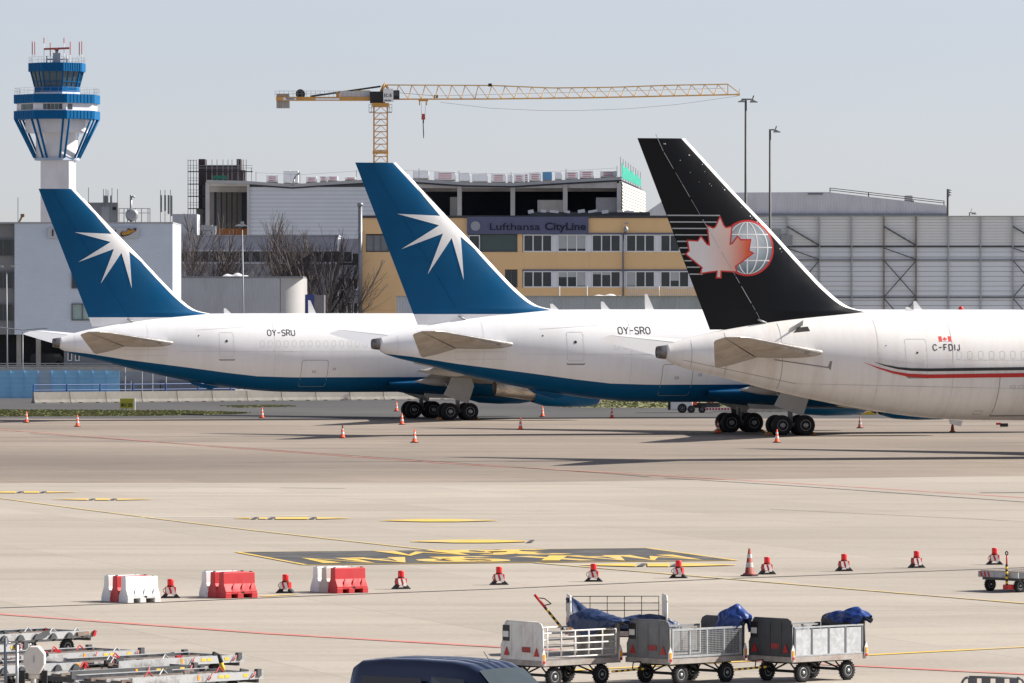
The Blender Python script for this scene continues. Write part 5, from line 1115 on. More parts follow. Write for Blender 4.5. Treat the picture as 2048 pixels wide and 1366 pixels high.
# roof pallets of insulation
PALW = mat('wrapped_insulation', (.80, .80, .82), .5, var=.06, scale=1.5); PALB = mat('wrapped_blue', (.10, .28, .48), .5, var=.1, scale=1)
NTH = ords + ['sixteenth', 'seventeenth', 'eighteenth', 'nineteenth', 'twentieth', 'twenty-first']
plist = [(533, 556, 350, 0), (567, 582, 341, 2), (583, 597, 341, 2), (612, 634, 353, 0), (640, 654, 352, 0), (655, 676, 352, 0), (690, 712, 354, 0), (826, 858, 341, 2), (868, 912, 343, 0), (918, 940, 345, 2), (944, 976, 347, 2), (982, 1012, 347, 0), (1015, 1025, 349, 2), (1028, 1048, 348, 0), (1049, 1056, 347, 0), (1058, 1082, 345, 0), (1085, 1104, 344, 1), (1110, 1124, 344, 2), (1130, 1156, 343, 0), (1159, 1188, 341, 0), (1200, 1233, 342, 0)]
for i, (x0, x1, y, k) in enumerate(plist):
    yb = ry((x0 + x1) / 2) + .3; lab = f'{["white wrapped insulation pallet with red print", "blue and white wrapped pallet", "plain pale wrapped pallet"][k]} on the site roof, {NTH[i]} from the left'
    ps = thing('insulation_pallet', lab, 'pallet', (W((x0 + x1) / 2, 0, d + 3).x, d + 3, W(0, yb, d + 3).z), group='insulation pallets on the site roof')
    w_ = (x1 - x0) / 15; h_ = (yb - y) / 15
    MB().box((0, 0, h_ / 2 + .08), (w_, 1.2, h_ - .16)).build('bale', PALB if k == 1 else PALW, ps, local=True, bevel=.05)
    MB().box((0, 0, .06), (w_ * .95, 1.1, .12)).build('skid', mat('pallet_wood', (.22, .17, .11), .8, var=.2), ps, local=True)
    if k == 0:
        for q in (.3, .52, .74): MB().box((0, -.61, h_ * q), (w_ * .6, .01, h_ * .09)).build('print_line', mat('print_red', (.45, .06, .07), .6, var=.2), ps, local=True)
nt_ = thing('safety_net', 'green safety netting fixed along the right end of the site roof', 'net', (E0.x, E0.y, z1 + .3))
rows = []; rnd = random.Random(5)
for i in range(15):
    q = i / 14 * .82; p = E0 + ev * q; hh_ = (2.1 - 1.0 * q) * (.85 + .15 * math.cos(i * 1.7)); rows.append([(p.x, p.y, z1 + .4), (p.x + rnd.uniform(-.1, .1), p.y, z1 + .4 + hh_ * .5), (p.x, p.y, z1 + .4 + hh_)])
b = MB().grid(rows, False); b.grid([[(x - .05, y, z) for x, y, z in r] for r in rows], False, flip=True); b.build('netting', mat('net_green', (.01, .28, .20), .7, var=.15, scale=1), nt_)
for i in range(9): q = i / 8 * .85; p = E0 + ev * q; MB().tube((p.x - .2, p.y, z1 + .2), (p.x - .2, p.y, z1 + 3.2 - .8 * q), .05, 4).build('net_pole', GREYM, nt_)
# edge posts along the front
ep = thing('edge_protection', 'thin posts and wire along the front edge of the site roof', 'railing', (W(820, 360, d).x, d, 0))
for x in (512, 600, 713, 838, 918, 1022, 1132, 1234): MB().tube(W(x, ry(x), d + .5), W(x, ry(x) - (22 if x > 800 else 20), d + .5), .05, 4).build('post', GREYM, ep)
b = MB(); xs = [512, 600, 713, 838, 918, 1022, 1132, 1234]
for a, c in zip(xs, xs[1:]): b.tube(W(a, ry(a) - 18, d + .5), W(c, ry(c) - 18, d + .5), .02, 4)
b.build('wire', GREYM, ep)
MB().path([W(586, 372, d - 1.2), W(588, 358, d - 1.2), W(594, 350, d - 1.2), W(601, 344, d - 1.2)], .12, 6).build('hose', GREYM, ep)
# stair core and scaffold
d2 = 815; CORE = mat('core_brown', (.055, .04, .045), .8, var=.25, scale=.5)
ko = thing('stair_core', 'dark unfinished stair core rising above the left end of the site', 'structure', (W(450, 760, d2).x, d2, 0))
for x0, y0, x1, y1 in ((397, 330, 480, 480), (397, 318, 410, 330), (473, 318, 481.5, 341), (408, 340, 490, 362)): MB().pb(x0, y0, x1, y1, d2 + (0 if y0 > 320 else .2) + (.4 if x1 == 490 else 0), 5).build('core_wall', CORE, ko)
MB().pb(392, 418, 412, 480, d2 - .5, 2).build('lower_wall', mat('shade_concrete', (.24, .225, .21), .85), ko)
MB().pb(425, 351, 453, 358.5, d2 - 10, .1).build('green_sheet', mat('sheet_green', (.012, .12, .085), .7, var=.3, scale=2), ko)
sc = thing('scaffold', 'tubular scaffold round the dark stair core', 'scaffold', (W(385, 760, d2 - 2).x, d2 - 2, 0)); 
for x in (376, 381, 387, 393, 413, 424, 434, 446, 456, 464, 476, 487, 492.5, 503):
    MB().tube(W(x, 470 if x < 400 else 362, d2 - 2), W(x, 319 if x < 500 else 335, d2 - 2), .06, 4).build('upright', GREYM, sc)
for y in (343, 368, 392.5, 417): MB().pb(375.5, y - .8, 412 if y > 345 else 505, y + .8, d2 - 3, 1.4).build('scaffold_deck', DARKM, sc)
for y in (321, 331, 336, 356, 361, 380, 386, 405, 410): MB().tube(W(375.5, y, d2 - 2.2), W(398 if y > 338 else (393 if y < 325 else 505), y, d2 - 2.2), .04, 4).build('ledger', GREYM, sc)
# ---- bare trees
def tree(name, label, x, base_d, top_y, spread, seed, nb=7):
    rnd = random.Random(seed); p0 = Vector((W(x, 0, base_d).x, base_d, 0)); Ht = W(0, top_y, base_d).z
    tr = thing(name, label, 'tree', p0, group='bare trees in front of the ribbon window building')
    trunk = MB(); br = MB(); tw_ = MB()
    def grow(mb, p, v, r, L, lev):
        n = 3 if lev < 3 else 2; q = p
        for i in range(n):
            v = (v + Vector((rnd.uniform(-.16, .16), rnd.uniform(-.16, .16), .07))).normalized(); q2 = q + v * L / n
            (mb if lev < 3 else tw_).tube(q, q2, r * (1 - .22 * i / n), 4 if lev < 2 else 3, r * (1 - .22 * (i + 1) / n), cap=False)
            if lev < 4 and r > .006 and (i > 0 or lev > 0):
                for _ in range(2):
                    a = rnd.uniform(0, 6.28); sp = rnd.uniform(.45, .95) * spread; perp = v.orthogonal().normalized(); perp.rotate(Matrix.Rotation(a, 3, v)); nv = (v * math.cos(sp) + perp * math.sin(sp)).normalized()
                    (rnd.random() < .78) and grow(br, q2, nv, r * rnd.uniform(.38, .52), L * rnd.uniform(.5, .78), lev + 1)
            q = q2
        if lev < 4: grow(mb if lev == 0 else br, q, v, r * .72, L * .68, lev + 1)
    z0 = Ht * .22; trunk.tube((0, 0, 0), (0, 0, z0), .26, 8, .2)
    grow(trunk, Vector((0, 0, z0)), Vector((0, 0, 1)), .17, Ht * .27, 0)
    for k in range(nb - 4):
        a = rnd.uniform(0, 6.28); grow(br, Vector((0, 0, z0 * rnd.uniform(.8, 1.6))), Vector((math.cos(a) * .6, math.sin(a) * .6, .8)).normalized(), .12, Ht * .25, 1)
    BK = mat('bark', (.12, .10, .095), .9, var=.25, scale=2)
    # fit the height
    for mb in (trunk, br, tw_):
        pass
    zm = max(v[2] for m in (trunk, br, tw_) for v in m.v); k = Ht / zm
    for mb in (trunk, br, tw_): mb.v = [(a, b, c * k) for a, b, c in mb.v]
    trunk.build('trunk', BK, tr, local=True); br.build('branches', BK, tr, local=True, kind='stuff'); tw_.build('crown', BK, tr, local=True, kind='stuff')
tree('bare_tree', 'leafless tree standing beside the white brick office block', 378, 622, 424, .62, 11, 8)
tree('bare_tree', 'leafless tree in the middle of the ribbon window building', 546, 622, 416, .55, 12, 7)
tree('bare_tree', 'slim leafless tree right of the middle bare tree', 628, 622, 446, .55, 13, 8)
tree('bare_tree', 'bushy leafless tree beside the tall flue pipe', 664, 618, 446, .58, 14, 8)
tree('bare_tree', 'low leafless tree left of the lamp post before the grey building', 432, 626, 466, .75, 15, 8)
# ---- light masts and lamp posts
def head(par, p, s, flip, m=GREYM): 
    M = Matrix.Translation(p) @ Matrix.Scale(s, 4) @ Matrix.Rotation(R(180 if flip else 0), 4, 'Z')
    MB().add([M @ Vector(v) for v in ((0, -.25, .12), (0, .25, .12), (0, .25, -.1), (0, -.25, -.1), (.95, -.3, -.02), (.95, .3, -.02), (.95, .3, -.1), (.95, -.3, -.1), (.35, -.3, .25), (.35, .3, .25))], [(0, 3, 2, 1), (0, 8, 4, 7, 3), (1, 2, 6, 5, 9), (4, 5, 6, 7), (3, 7, 6, 2), (0, 1, 9, 8), (8, 9, 5, 4)]).build('lamp_head', m, par)
MASTG = mat('mast_grey', (.10, .10, .095), .6, .2, var=.25, scale=.6)
d = 520; p1 = thing('light_mast', 'tall light mast with two lamp heads between the black tail and the hangar', 'lamp', (W(1491.5, 0, d).x, d, 0), group='apron light masts')
MB().tube((p1.location.x, d, 0), W(1491.5, 199, d), .17, 10, .10).build('mast', MASTG, p1); MB().tube(W(1483, 198.5, d), W(1507, 198.5, d), .06, 6).build('cross_arm', MASTG, p1)
head(p1, W(1489, 203, d), .62, True); head(p1, W(1500, 203.5, d), .70, False); MB().tube(W(1505, 198, d), W(1507.5, 191, d), .05, 5).build('camera', DARKM, p1)
d = 560; p2 = thing('light_mast', 'shorter light mast with one lamp head right of the taller one', 'lamp', (W(1540, 0, d).x, d, 0), group='apron light masts')
MB().tube((p2.location.x, d, 0), W(1540, 259, d), .16, 10, .10).build('mast', MASTG, p2); MB().tube(W(1538, 259.5, d), W(1553, 259.5, d), .06, 6).build('cross_arm', MASTG, p2)
head(p2, W(1547, 263.5, d), .70, False); MB().tube(W(1551, 258, d), W(1553, 252, d), .05, 5).build('camera', DARKM, p2)
d = 590; p3 = thing('lamp_post', 'slim grey lamp post with twin arms in front of the corrugated shed', 'lamp', (W(487, 0, d).x, d, 0))
MB().tube((W(489.5, 0, d).x, d, 0), W(484.5, 460, d), .085, 8, .06).build('post', mat('post_pale', (.26, .28, .30), .5, .2), p3)
head(p3, W(483, 451, d), .65, True, mat('lamp_pale', (.4, .4, .4), .5)); head(p3, W(484.5, 451, d), .55, False, mat('lamp_pale', (.4, .4, .4), .5)); MB().box(W(484.5, 448, d), (.3, .3, .5)).build('bracket', GREYM, p3)
d = 530; p4 = thing('lamp_post', 'slim twin armed lamp post before the white brick block, far left', 'lamp', (W(15, 0, d).x, d, 0)); POSTP = MATS['post_pale']
MB().tube((p4.location.x, d, 0), W(13, 543, d), .075, 8, .055).build('post', POSTP, p4); head(p4, W(6, 533.5, d), .55, True, MATS['lamp_pale']); head(p4, W(21, 533.5, d), .5, False, MATS['lamp_pale'])
p5 = thing('lamp_post', 'short twin armed lamp post beside the far tailplane of the leftmost jet', 'lamp', (W(45.5, 0, 528).x, 528, 0))
MB().tube((p5.location.x, 528, 0), W(45.5, 664, 528), .06, 8, .045).build('post', POSTP, p5); MB().tube(W(0, 655, 528), W(45.5, 660, 528), .05, 5).tube(W(45.5, 660, 528), W(95, 656, 528), .05, 5).build('arm', POSTP, p5)
d = 700; p6 = thing('floodlight_mast', 'dark mast with stacked floodlights at the hangar roof corner', 'lamp', (W(1895, 0, d).x, d, 0))
MB().tube((p6.location.x, d, 0), W(1896, 378, d), .22, 8, .16).build('mast', MASTG, p6)
for y in (380.5, 385, 390): head(p6, W(1896, y, d), .42, False, DARKM)
d = 900; p7 = thing('floodlight_mast', 'small distant lamp just above the hangar wall at right', 'lamp', (W(1939, 0, d).x, d, 0))
MB().tube((p7.location.x, d, 0), W(1939, 425, d), .1, 6).tube(W(1939, 425, d), W(1952, 426, d), .08, 5).tube(W(1942, 424, d), W(1943.5, 417, d), .05, 5).build('mast', GREYM, p7); head(p7, W(1943, 428, d), .8, False)
from mathutils import noise as mnoise
# ---------------------------------------------------------------- traffic cones
CB = mat('cone_white', (.72, .71, .69), .5, var=.05); CK = mat('cone_base', (.05, .04, .038), .8, var=.2); DIRTO = mat('cone_dull', (.62, .12, .045), .6, var=.15, scale=8); DIRT_SHADE_R = mat('cone_grimy_shaded_red', (.30, .06, .045), .6, var=.3, scale=8); DIRT_SHADE_W = mat('cone_grimy_shaded_white', (.50, .49, .46), .6, var=.25, scale=9)  # grimy tones also paint the shade on one cone by the jet
def cone(label, p, orange=ORANGE, white=CB, banded=True, h=.75):
    o = thing('traffic_cone', label, 'cone', (p.x, p.y, .024), random.uniform(0, 1.5), 'red and white traffic cones'); k = h / .75
    MB().prism([(.2 * math.cos(R(a)) * 1.25, .2 * math.sin(R(a)) * 1.25) for a in range(22, 382, 45)], 'z', 0, .035 * k).build('base', CK, o, local=True)
    MB().lathe([(.185, .036 * k), (.175, .07 * k), (.125, .09 * k), (.03, h), (.02, h)], 16).build('body', orange, o, local=True)
    if banded:
        for z0, z1 in ((.24, .37), (.49, .60)):
            f = lambda z: .125 + (.03 - .125) * (z * k - .09 * k) / (h - .09 * k) + .004
            MB().lathe([(f(z0), z0 * k), (f(z1), z1 * k)], 16, cap=False).build('reflective_band', white, o, local=True)
    return o
cl = [(53, 846, 'traffic cone at the far left edge before the grass strip'), (155, 854, 'traffic cone left of the farthest jet, second from the left'), (524, 837, 'traffic cone on the apron edge below the belly of the farthest jet'), (685, 877, 'traffic cone on open concrete left of the farthest jet wheels'), (829, 886, 'traffic cone nearest below the farthest jet landing gear'), (804, 850, 'traffic cone touching the left wheel of the farthest jet'), (793, 823, 'traffic cone mostly hidden behind the farthest jet wheels'), (1041, 860, 'traffic cone on concrete right of the farthest jet wheels'), (1085, 834, 'shaded traffic cone behind the engine of the farthest jet'), (1224, 837, 'traffic cone alone below the belly of the middle jet'), (1436, 867, 'traffic cone in front of the left wheels of the middle jet'), (1554, 886, 'traffic cone in front of the right wheels of the middle jet'), (1720, 857, 'traffic cone with jet shade painted in, right of the middle jet wheels')]
for x, y, l in cl:
    g = y == 857; cone(l, G(x, y), DIRT_SHADE_R if g else ORANGE, DIRT_SHADE_W if g else CB)  # the cone in the jet's shadow gets its shade as darker colours
cone('plain dull orange traffic cone under the nearest jet belly', G(1905, 865), DIRTO, CB, False, .7)
cone('large grimy traffic cone between the red lamps on the joint line', G(1499, 1154), DIRT_SHADE_R, DIRT_SHADE_W)
# ---------------------------------------------------------------- red warning lamps
LR = mat('lamp_red', (.75, .015, .012), .3, var=.06); STR = mat('stripe_white', (.70, .69, .67), .5, var=.06)
def lamp(label, p, rz):
    o = thing('warning_lamp', label, 'lamp', (p.x, p.y, .026), rz, 'red warning lamps along the joint line')
    MB().prism([(-.25, 0), (-.13, 0), (-.05, .12), (-.05, .2), (-.09, .2), (-.12, .13)], 'y', -.08, .08).build('foot', DARKM, o, local=True)
    MB().prism([(.25, 0), (.13, 0), (.05, .12), (.05, .2), (.09, .2), (.12, .13)], 'y', -.08, .08).build('foot', DARKM, o, local=True)
    MB().box((0, 0, .02), (.3, .22, .04)).build('ballast', DARKM, o, local=True)
    bx = MB().box((0, 0, .19), (.26, .2, .18)).build('battery_box', RED, o, local=True, bevel=.015)
    MB().prism([(-.10, .11), (-.02, .11), (-.07, .27), (-.125, .27), (-.125, .2)], 'y', -.108, -.102).build('stripe', STR, bx, local=True)
    MB().prism([(.04, .11), (.12, .11), (.07, .27), (-.01, .27)], 'y', -.108, -.102).build('stripe', STR, bx, local=True)
    MB().box((.06, -.11, .1), (.09, .02, .05)).build('label_plate', STR, bx, local=True)
    MB().lathe([(.075, .28), (.09, .285), (.09, .305), (.075, .31)], 16).build('lamp_collar', DARKM, o, local=True)
    MB().lathe([(.078, .31), (.08, .33), (.08, .455), (.072, .47), (.02, .475)], 18).build('lens', LR, o, local=True)
    h = MB(); pts = [Vector((-.14 - .05 * math.sin(R(a)), -.03, .12 + .13 * a / 180)) for a in range(0, 181, 30)]; h.path(pts, .008, 5); h.build('handle', DARKM, o, local=True)
    return o
ll = [(341, 1198, 'between the two left barrier groups'), (571, 1188, 'left of the third barrier group'), (802, 1180, 'first right of the last red barrier'), (998, 1171.5, 'below the lettering, second right of the barriers'), (1187, 1165, 'third right of the barriers, beside the yellow line'), (1357, 1158, 'between the yellow line and the grimy cone'), (1534, 1150.5, 'just right of the large grimy cone'), (1688, 1144, 'second right of the large grimy cone'), (1833, 1137.5, 'third right of the large grimy cone'), (1989, 1131, 'rightmost, above the pallet dolly')]
for i, (x, y, l) in enumerate(ll): lamp('red warning lamp on a striped box, ' + l, G(x, y), R([10, -20, 25, 15, -5, -15, 20, 18, 22, 5][i]))
# ---------------------------------------------------------------- water filled barriers
BW = mat('barrier_white', (.78, .78, .77), .5, var=.05, scale=3, dirt=(.5, .47, .42), dirtamt=.3, dscale=(2, 2, 1)); BRD = mat('barrier_red', (.55, .03, .035), .5, var=.08, scale=3, dirt=(.4, .06, .06), dirtamt=.4, dscale=(2, 2, 1)); BCR = mat('barrier_cream', (.58, .53, .47), .6, var=.1, scale=3)
def barrier(label, p, rz, m, s=1.0):
    o = thing('water_barrier', label, 'barrier', (p.x, p.y, .024), rz, 'plastic water barriers', s); L = .46
    pr = [(-.22, .10), (-.22, .17), (-.115, .36), (-.10, .64), (.10, .64), (.115, .36), (.22, .17), (.22, .10)]
    MB().prism(pr, 'x', -L, L).build('body', m, o, local=True, bevel=.015)
    for x in (-.38, -.03, .38): MB().prism([(-.235, 0), (-.235, .13), (.235, .13), (.235, 0)], 'x', x - .085, x + .085).build('foot', m, o, local=True, bevel=.01)
    for sg in (-1, 1):
        for x in (-.28, -.02, .24):
            MB().add([(x, sg * .225, .16), (x + .09, sg * .225, .16), (x + .17, sg * .117, .37), (x + .12, sg * .117, .37), (x + .06, sg * .19, .30)], [(0, 1, 4), (1, 2, 4), (4, 2, 3), (0, 4, 3)] if sg < 0 else [(0, 4, 1), (1, 4, 2), (4, 3, 2), (0, 3, 4)]).build('rib', m, o, local=True)
    MB().lathe([(.035, 0), (.035, .012)], 12, Matrix.Translation((.05, -.222, .14)) @ Matrix.Rotation(R(90), 4, 'X')).build('drain_plug', DARKM, o, local=True)
    for x in (-.40, .40): MB().box((x, 0, .645), (.05, .06, .03)).build('coupling_slot', DARKM if m is BRD else GREYM, o, local=True)
    return o
wv = Vector((-math.sin(R(33)), math.cos(R(33)), 0)) * .47
for (x, y), mats_, nm in (((279, 1206.5), ((BW, 'white'), (BRD, 'red'), (BW, 'white')), 'left group'), ((474, 1197.5), ((BRD, 'red'), (BRD, 'red'), (BW, 'white')), 'middle group'), ((696, 1187.5), ((BRD, 'red'), (BCR, 'cream white'), (BW, 'white')), 'right group')):
    for k, (m, c) in enumerate(mats_): barrier(f'{c} water barrier, {["front", "centre", "rear"][k]} of the {nm} beside the joint line', G(x, y) + wv * k * .92, R(33), m)
# ---------------------------------------------------------------- wheels used by carts and dollies
def wheel(par, x, y, r, w, s=-1, rimm=None, name='wheel'):
    M = Matrix.Translation((x, y, r)) @ Matrix.Rotation(R(90), 4, 'X')
    t = MB().lathe([(r * .55, -w * .4), (r * .62, -w * .5), (r * .9, -w * .5), (r, -w * .3), (r, w * .3), (r * .9, w * .5), (r * .62, w * .5), (r * .55, w * .4)], 22, M)
    for k in range(20):
        a = 2 * math.pi * k / 20; t.box(M @ Vector((r * .995 * math.cos(a), r * .995 * math.sin(a), 0)), (w * .16, w * .9, w * .16))
    wl = t.build(name, RUBBER, par, local=True)
    rm = MB()
    for e in (-1, 1): rm.lathe([(r * .57, e * w * .38), (r * .5, e * w * .44), (r * .42, e * w * .2), (r * .2, e * w * .22), (r * .17, e * w * .5), (r * .05, e * w * .52)], 16, M)
    rm.build('rim', rimm or GALV, wl, local=True); return wl
CWHITE = mat('cart_white', (.70, .69, .66), .5, var=.06, scale=4, dirt=(.30, .22, .15), dirtamt=.5, dscale=(3, 3, 2)); CDARK = mat('cart_shaded_panel', (.055, .058, .064), .5, .1, var=.2, scale=5, dirt=(.12, .12, .115), dirtamt=.5, dscale=(3, 3, 1.5)); CGREY = mat('cart_grey_shaded_panel', (.15, .155, .16), .5, .15, var=.25, scale=4, dirt=(.30, .29, .27), dirtamt=.4, dscale=(4, 4, .8)); CSTAIN = mat('cart_stained', (.33, .31, .28), .7, .1, var=.2, scale=6, dirt=(.1, .095, .09), dirtamt=.9, dscale=(6, 6, 4)); ALU = mat('cart_sheet', (.52, .54, .55), .38, .6, var=.16, scale=11, dirt=(.38, .39, .40), dirtamt=.5, dscale=(7, 7, 7))  # dark and grey panel colours deepened to give the unlit cart ends their shade
TRI = mat('reflector_red', (.42, .012, .014), .35, var=.1)
STRB = mat('hazard_black', (.02, .02, .02), .6)
def stripebar(mb_y, mb_k, p0, p1, r, n):
    p0 = Vector(p0); p1 = Vector(p1)
    for i in range(n): (mb_y if i % 2 else mb_k).tube(p0.lerp(p1, i / n), p0.lerp(p1, (i + 1) / n), r, 6)
def cart(label, p, rz, kind, bar=True):
    o = thing('baggage_cart', label, 'cart', (p.x, p.y, .026), rz, 'baggage carts in the foreground'); L, Wd = 1.0, .575; zd = .50; fp = {'grid': CWHITE, 'mesh': CGREY, 'sheet': CDARK, 'tall': CWHITE}[kind]; rp = {'grid': CSTAIN, 'mesh': CDARK, 'sheet': CDARK, 'tall': CWHITE}[kind]
    top = 1.22
    MB().box((0, 0, zd - .05), (2 * L + .06, 2 * Wd + .04, .1)).build('deck', mat('deck_worn', (.36, .33, .30), .6, .2, var=.25, scale=5, dirt=(.25, .14, .09), dirtamt=.5, dscale=(4, 4, 4)), o, local=True)
    for sx, m, nm in ((-1, fp, 'front_panel'), (1, rp, 'rear_panel')):
        q = .13; y = Wd; pr = [(-y, zd - .03), (y, zd - .03), (y, top - q), (y - q * .3, top - q * .3), (y - q, top), (-y + q, top), (-y + q * .3, top - q * .3), (-y, top - q)]
        if sx < 0: pr = [(-y, zd - .03), (y, zd - .03), (y, .74), (y - .06, .86), (y - .06, top - q), (y - q - .02, top), (-y + q, top), (-y + q * .3, top - q * .3), (-y, top - q)]
        pn = MB().prism(pr, 'x', sx * L - .015, sx * L + .015).build(nm, m, o, local=True)
        rim = MB().path([(sx * L, a, b) for a, b in pr[2:]], .02, 6); rim.path([(sx * L, *pr[-1]), (sx * L, *pr[0])], .02, 6); rim.build('panel_rim', m, pn, local=True)
        for y in (-.3, 0, .28): MB().box((sx * L + sx * .02, y, (zd + top) / 2), (.014, .022, top - zd - .12)).build('panel_rib', m, pn, local=True)
        if sx < 0:
            for y in (-.43, .40): MB().prism([(y - .075, .58), (y + .075, .58), (y, .75)], 'x', -L - .032, -L - .026).build('triangle_reflector', TRI, pn, local=True)
            MB().box((-L - .022, -.14, .70), (.01, .22, .10)).build('red_plate', mat('plate_red', (.30, .04, .035), .6, var=.3, scale=15), pn, local=True)
            MB().box((-L - .022, .42, 1.0), (.01, .18, .30)).build('notice_plate', INK if kind == 'grid' else DARKM, pn, local=True)
            MB().box((-L - .03, .42, .98), (.006, .15, .11)).build('notice_paper', STR, pn, local=True)
    for sg in (-1, 1):
        y = sg * Wd; st = 1.05
        if kind == 'grid' or kind == 'tall':
            if kind == 'tall': 
                if sg < 0: continue
                st = 1.17
            fr = MB(); m = CWHITE if kind == 'grid' else DARKM; rr = .016 if kind == 'grid' else .009
            for z in (zd + .06, zd + (st - zd) * .32, zd + (st - zd) * .56, zd + (st - zd) * .79, st): fr.tube((-L + .12, y, z), (L - .08, y, z), rr, 6)
            for k in range(6): x = -L + .12 + (2 * L - .2) * k / 5; fr.tube((x, y, zd + .06), (x, y, st), rr, 6)
            fr.build('side_grid', m, o, local=True)
        elif kind == 'mesh':
            fr = MB()
            for z in (zd + .04, st): fr.box((0, y, z), (2 * L - .12, .035, .04))
            for k in range(5): x = -L + .08 + (2 * L - .16) * k / 4; fr.box((x, y, (zd + st) / 2), (.035, .034, st - zd - .05))
            s_ = fr.build('side_frame', GALV, o, local=True)
            ms = MB()
            for k in range(1, 48): x = -L + .08 + (2 * L - .16) * k / 48; ms.tube((x, y, zd + .05), (x, y, st - .02), .0042, 4, cap=False)
            for k in range(1, 14): z = zd + .05 + (st - zd - .07) * k / 14; ms.tube((-L + .08, y, z), (L - .08, y, z), .0042, 4, cap=False)
            ms.build('wire_mesh', GALV, s_, local=True)
        else:
            for k in range(4):
                x = -L + .07 + (2 * L - .14) * (k + .5) / 4; MB().box((x, y, (zd + st) / 2), ((2 * L - .14) / 4 - .05, .02, st - zd - .06)).build('side_sheet', ALU, o, local=True)
            for k in range(5): x = -L + .07 + (2 * L - .14) * k / 4; MB().box((x, y, (zd + st) / 2), (.045, .035, st - zd)).build('side_post', mat('post_slate', (.14, .15, .16), .5, .3), o, local=True)
            MB().box((0, y, st + .008), (2 * L - .1, .045, .03)).build('side_top_rail', GALV, o, local=True); MB().box((0, y, zd + .02), (2 * L - .1, .04, .03)).build('side_bottom_rail', GALV, o, local=True)
    for x in (-L - .01, L + .01):
        pl = MB().prism([(-.045, .44), (.045, .44), (.045, .62), (.0, .74), (-.045, .62)], 'y', -Wd - .045, -Wd - .025)
        pl.v = [(a + x, b, c) for a, b, c in pl.v]; pk = pl.build('marker_plate', STR, o, local=True); MB().box((x, -Wd - .05, .57), (.05, .012, .11)).build('amber_reflector', AMBER, pk, local=True); MB().box((x, -Wd - .05, .475), (.06, .012, .05)).build('red_reflector', TRI, pk, local=True)
    fr = MB()
    for y in (-.36, .36): fr.box((0, y, .40), (1.7, .05, .07))
    for x in (-.62, .62): fr.box((x, 0, .20), (.06, .95, .05)); [fr.tube((x + a, y, .21), (x + a * 2.2, y * .8, .38), .016, 5) for a in (-.08, .08) for y in (-.4, .4)]
    for y in (-.3, .3): fr.tube((-.62, y, .21), (-.2, y * .7, .38), .018, 5); fr.tube((.62, y, .21), (.2, y * .7, .38), .018, 5)
    fr.lathe([(.3, .36), (.3, .40)], 18, Matrix.Translation((-.62, 0, 0)))
    fr.build('chassis', DARKM, o, local=True)
    for x in (-.62, .62):
        for y in (-.47, .47): wheel(o, x, y, .185, .11)
    if bar:
        a, k = MB(), MB(); stripebar(a, k, (-L - .05, 0, .30), (-L - .85, .12, .27), .022, 12); a.build('drawbar_yellow', YELL, o, local=True); k.build('drawbar_black', STRB, o, local=True); MB().path([(-L - .2, 0, .30), (-L - .2, 0, .44), (-L - .4, 0, .43), (-L - .42, 0, .31)], .012, 5).build('drawbar_handle', DARKM, o, local=True)
    return o
a45 = R(43)
cC = cart('baggage cart with galvanised sheet sides, rightmost of the train', Vector((5.69, 115.75, 0)), a45, 'sheet')
cB = cart('baggage cart with wire mesh sides in the middle of the train', Vector((3.33, 115.1, 0)), a45, 'mesh')
cA = cart('white baggage cart with tubular grid side next to the dark van', Vector((.92, 114.45, 0)), a45, 'grid', False)
cD = cart('white baggage cart standing sideways behind the others with raised drawbar', Vector((2.18, 124.8, 0)), R(3), 'tall', False)
p0 = Vector((-1.05, -.1, .42)); p1 = Vector((-1.72, -.1, 1.24)); a, k = MB(), MB(); stripebar(a, k, p0, p0.lerp(p1, .68), .028, 11); a.build('raised_drawbar_yellow', YELL, cD, local=True); k.build('raised_drawbar_black', STRB, cD, local=True)
MB().tube(p0.lerp(p1, .68), p1, .03, 8).build('drawbar_head', RED, cD, local=True); MB().path([p0.lerp(p1, .72), p0.lerp(p1, .72) + Vector((.16, 0, .04)), p0.lerp(p1, .9) + Vector((.14, 0, .0)), p0.lerp(p1, .92)], .012, 5).build('drawbar_handle', DARKM, cD, local=True)
# ---------------------------------------------------------------- blue tarpaulins
TB = mat('tarp_blue', (.012, .042, .19), .38, var=.25, scale=5, spec=.5); TBD = mat('tarp_navy', (.012, .028, .085), .45, var=.25, scale=5)
def tarp(label, c, size, seed, m=TB, rz=0.0, rough=.5, hang=.0):
    '''bundle of creased sheeting: sphere pushed by ridged noise, facets kept'''
    bm = bmesh.new(); bmesh.ops.create_icosphere(bm, subdivisions=5, radius=1.0); sx, sy, sz = size; sd = Vector((seed, seed * 1.7, -seed))
    for v in bm.verts:
        n = v.co.normalized(); w = n + .35 * mnoise.noise_vector(n * 1.4 + sd)
        rid = sum((1 - 2 * abs(mnoise.noise(w * fq + sd * (i + 1)))) * a for i, (fq, a) in enumerate(((1.6, .55), (3.4, .34), (7.0, .16))))
        k = 1 + rough * (rid * .55 + .5 * mnoise.noise(n * 1.2 + sd)); co = n * k
        z = co.z * sz if co.z > 0 else co.z * sz * (.45 + hang * max(0, mnoise.noise(n * 2 + sd) + .3))
        v.co = Vector((co.x * sx, co.y * sy, z))
    mb = MB(); mb.add([v.co for v in bm.verts], [[v.index for v in q.verts] for q in bm.faces], 0, True); bm.free()
    return mb.build('tarpaulin', m, label=label, cat='tarpaulin', group='blue tarpaulins on the carts', loc=c, rz=rz)
def at(cart_, v): return Vector(cart_.location) + Matrix.Rotation(cart_.rotation_euler.z, 3, 'Z') @ Vector(v)
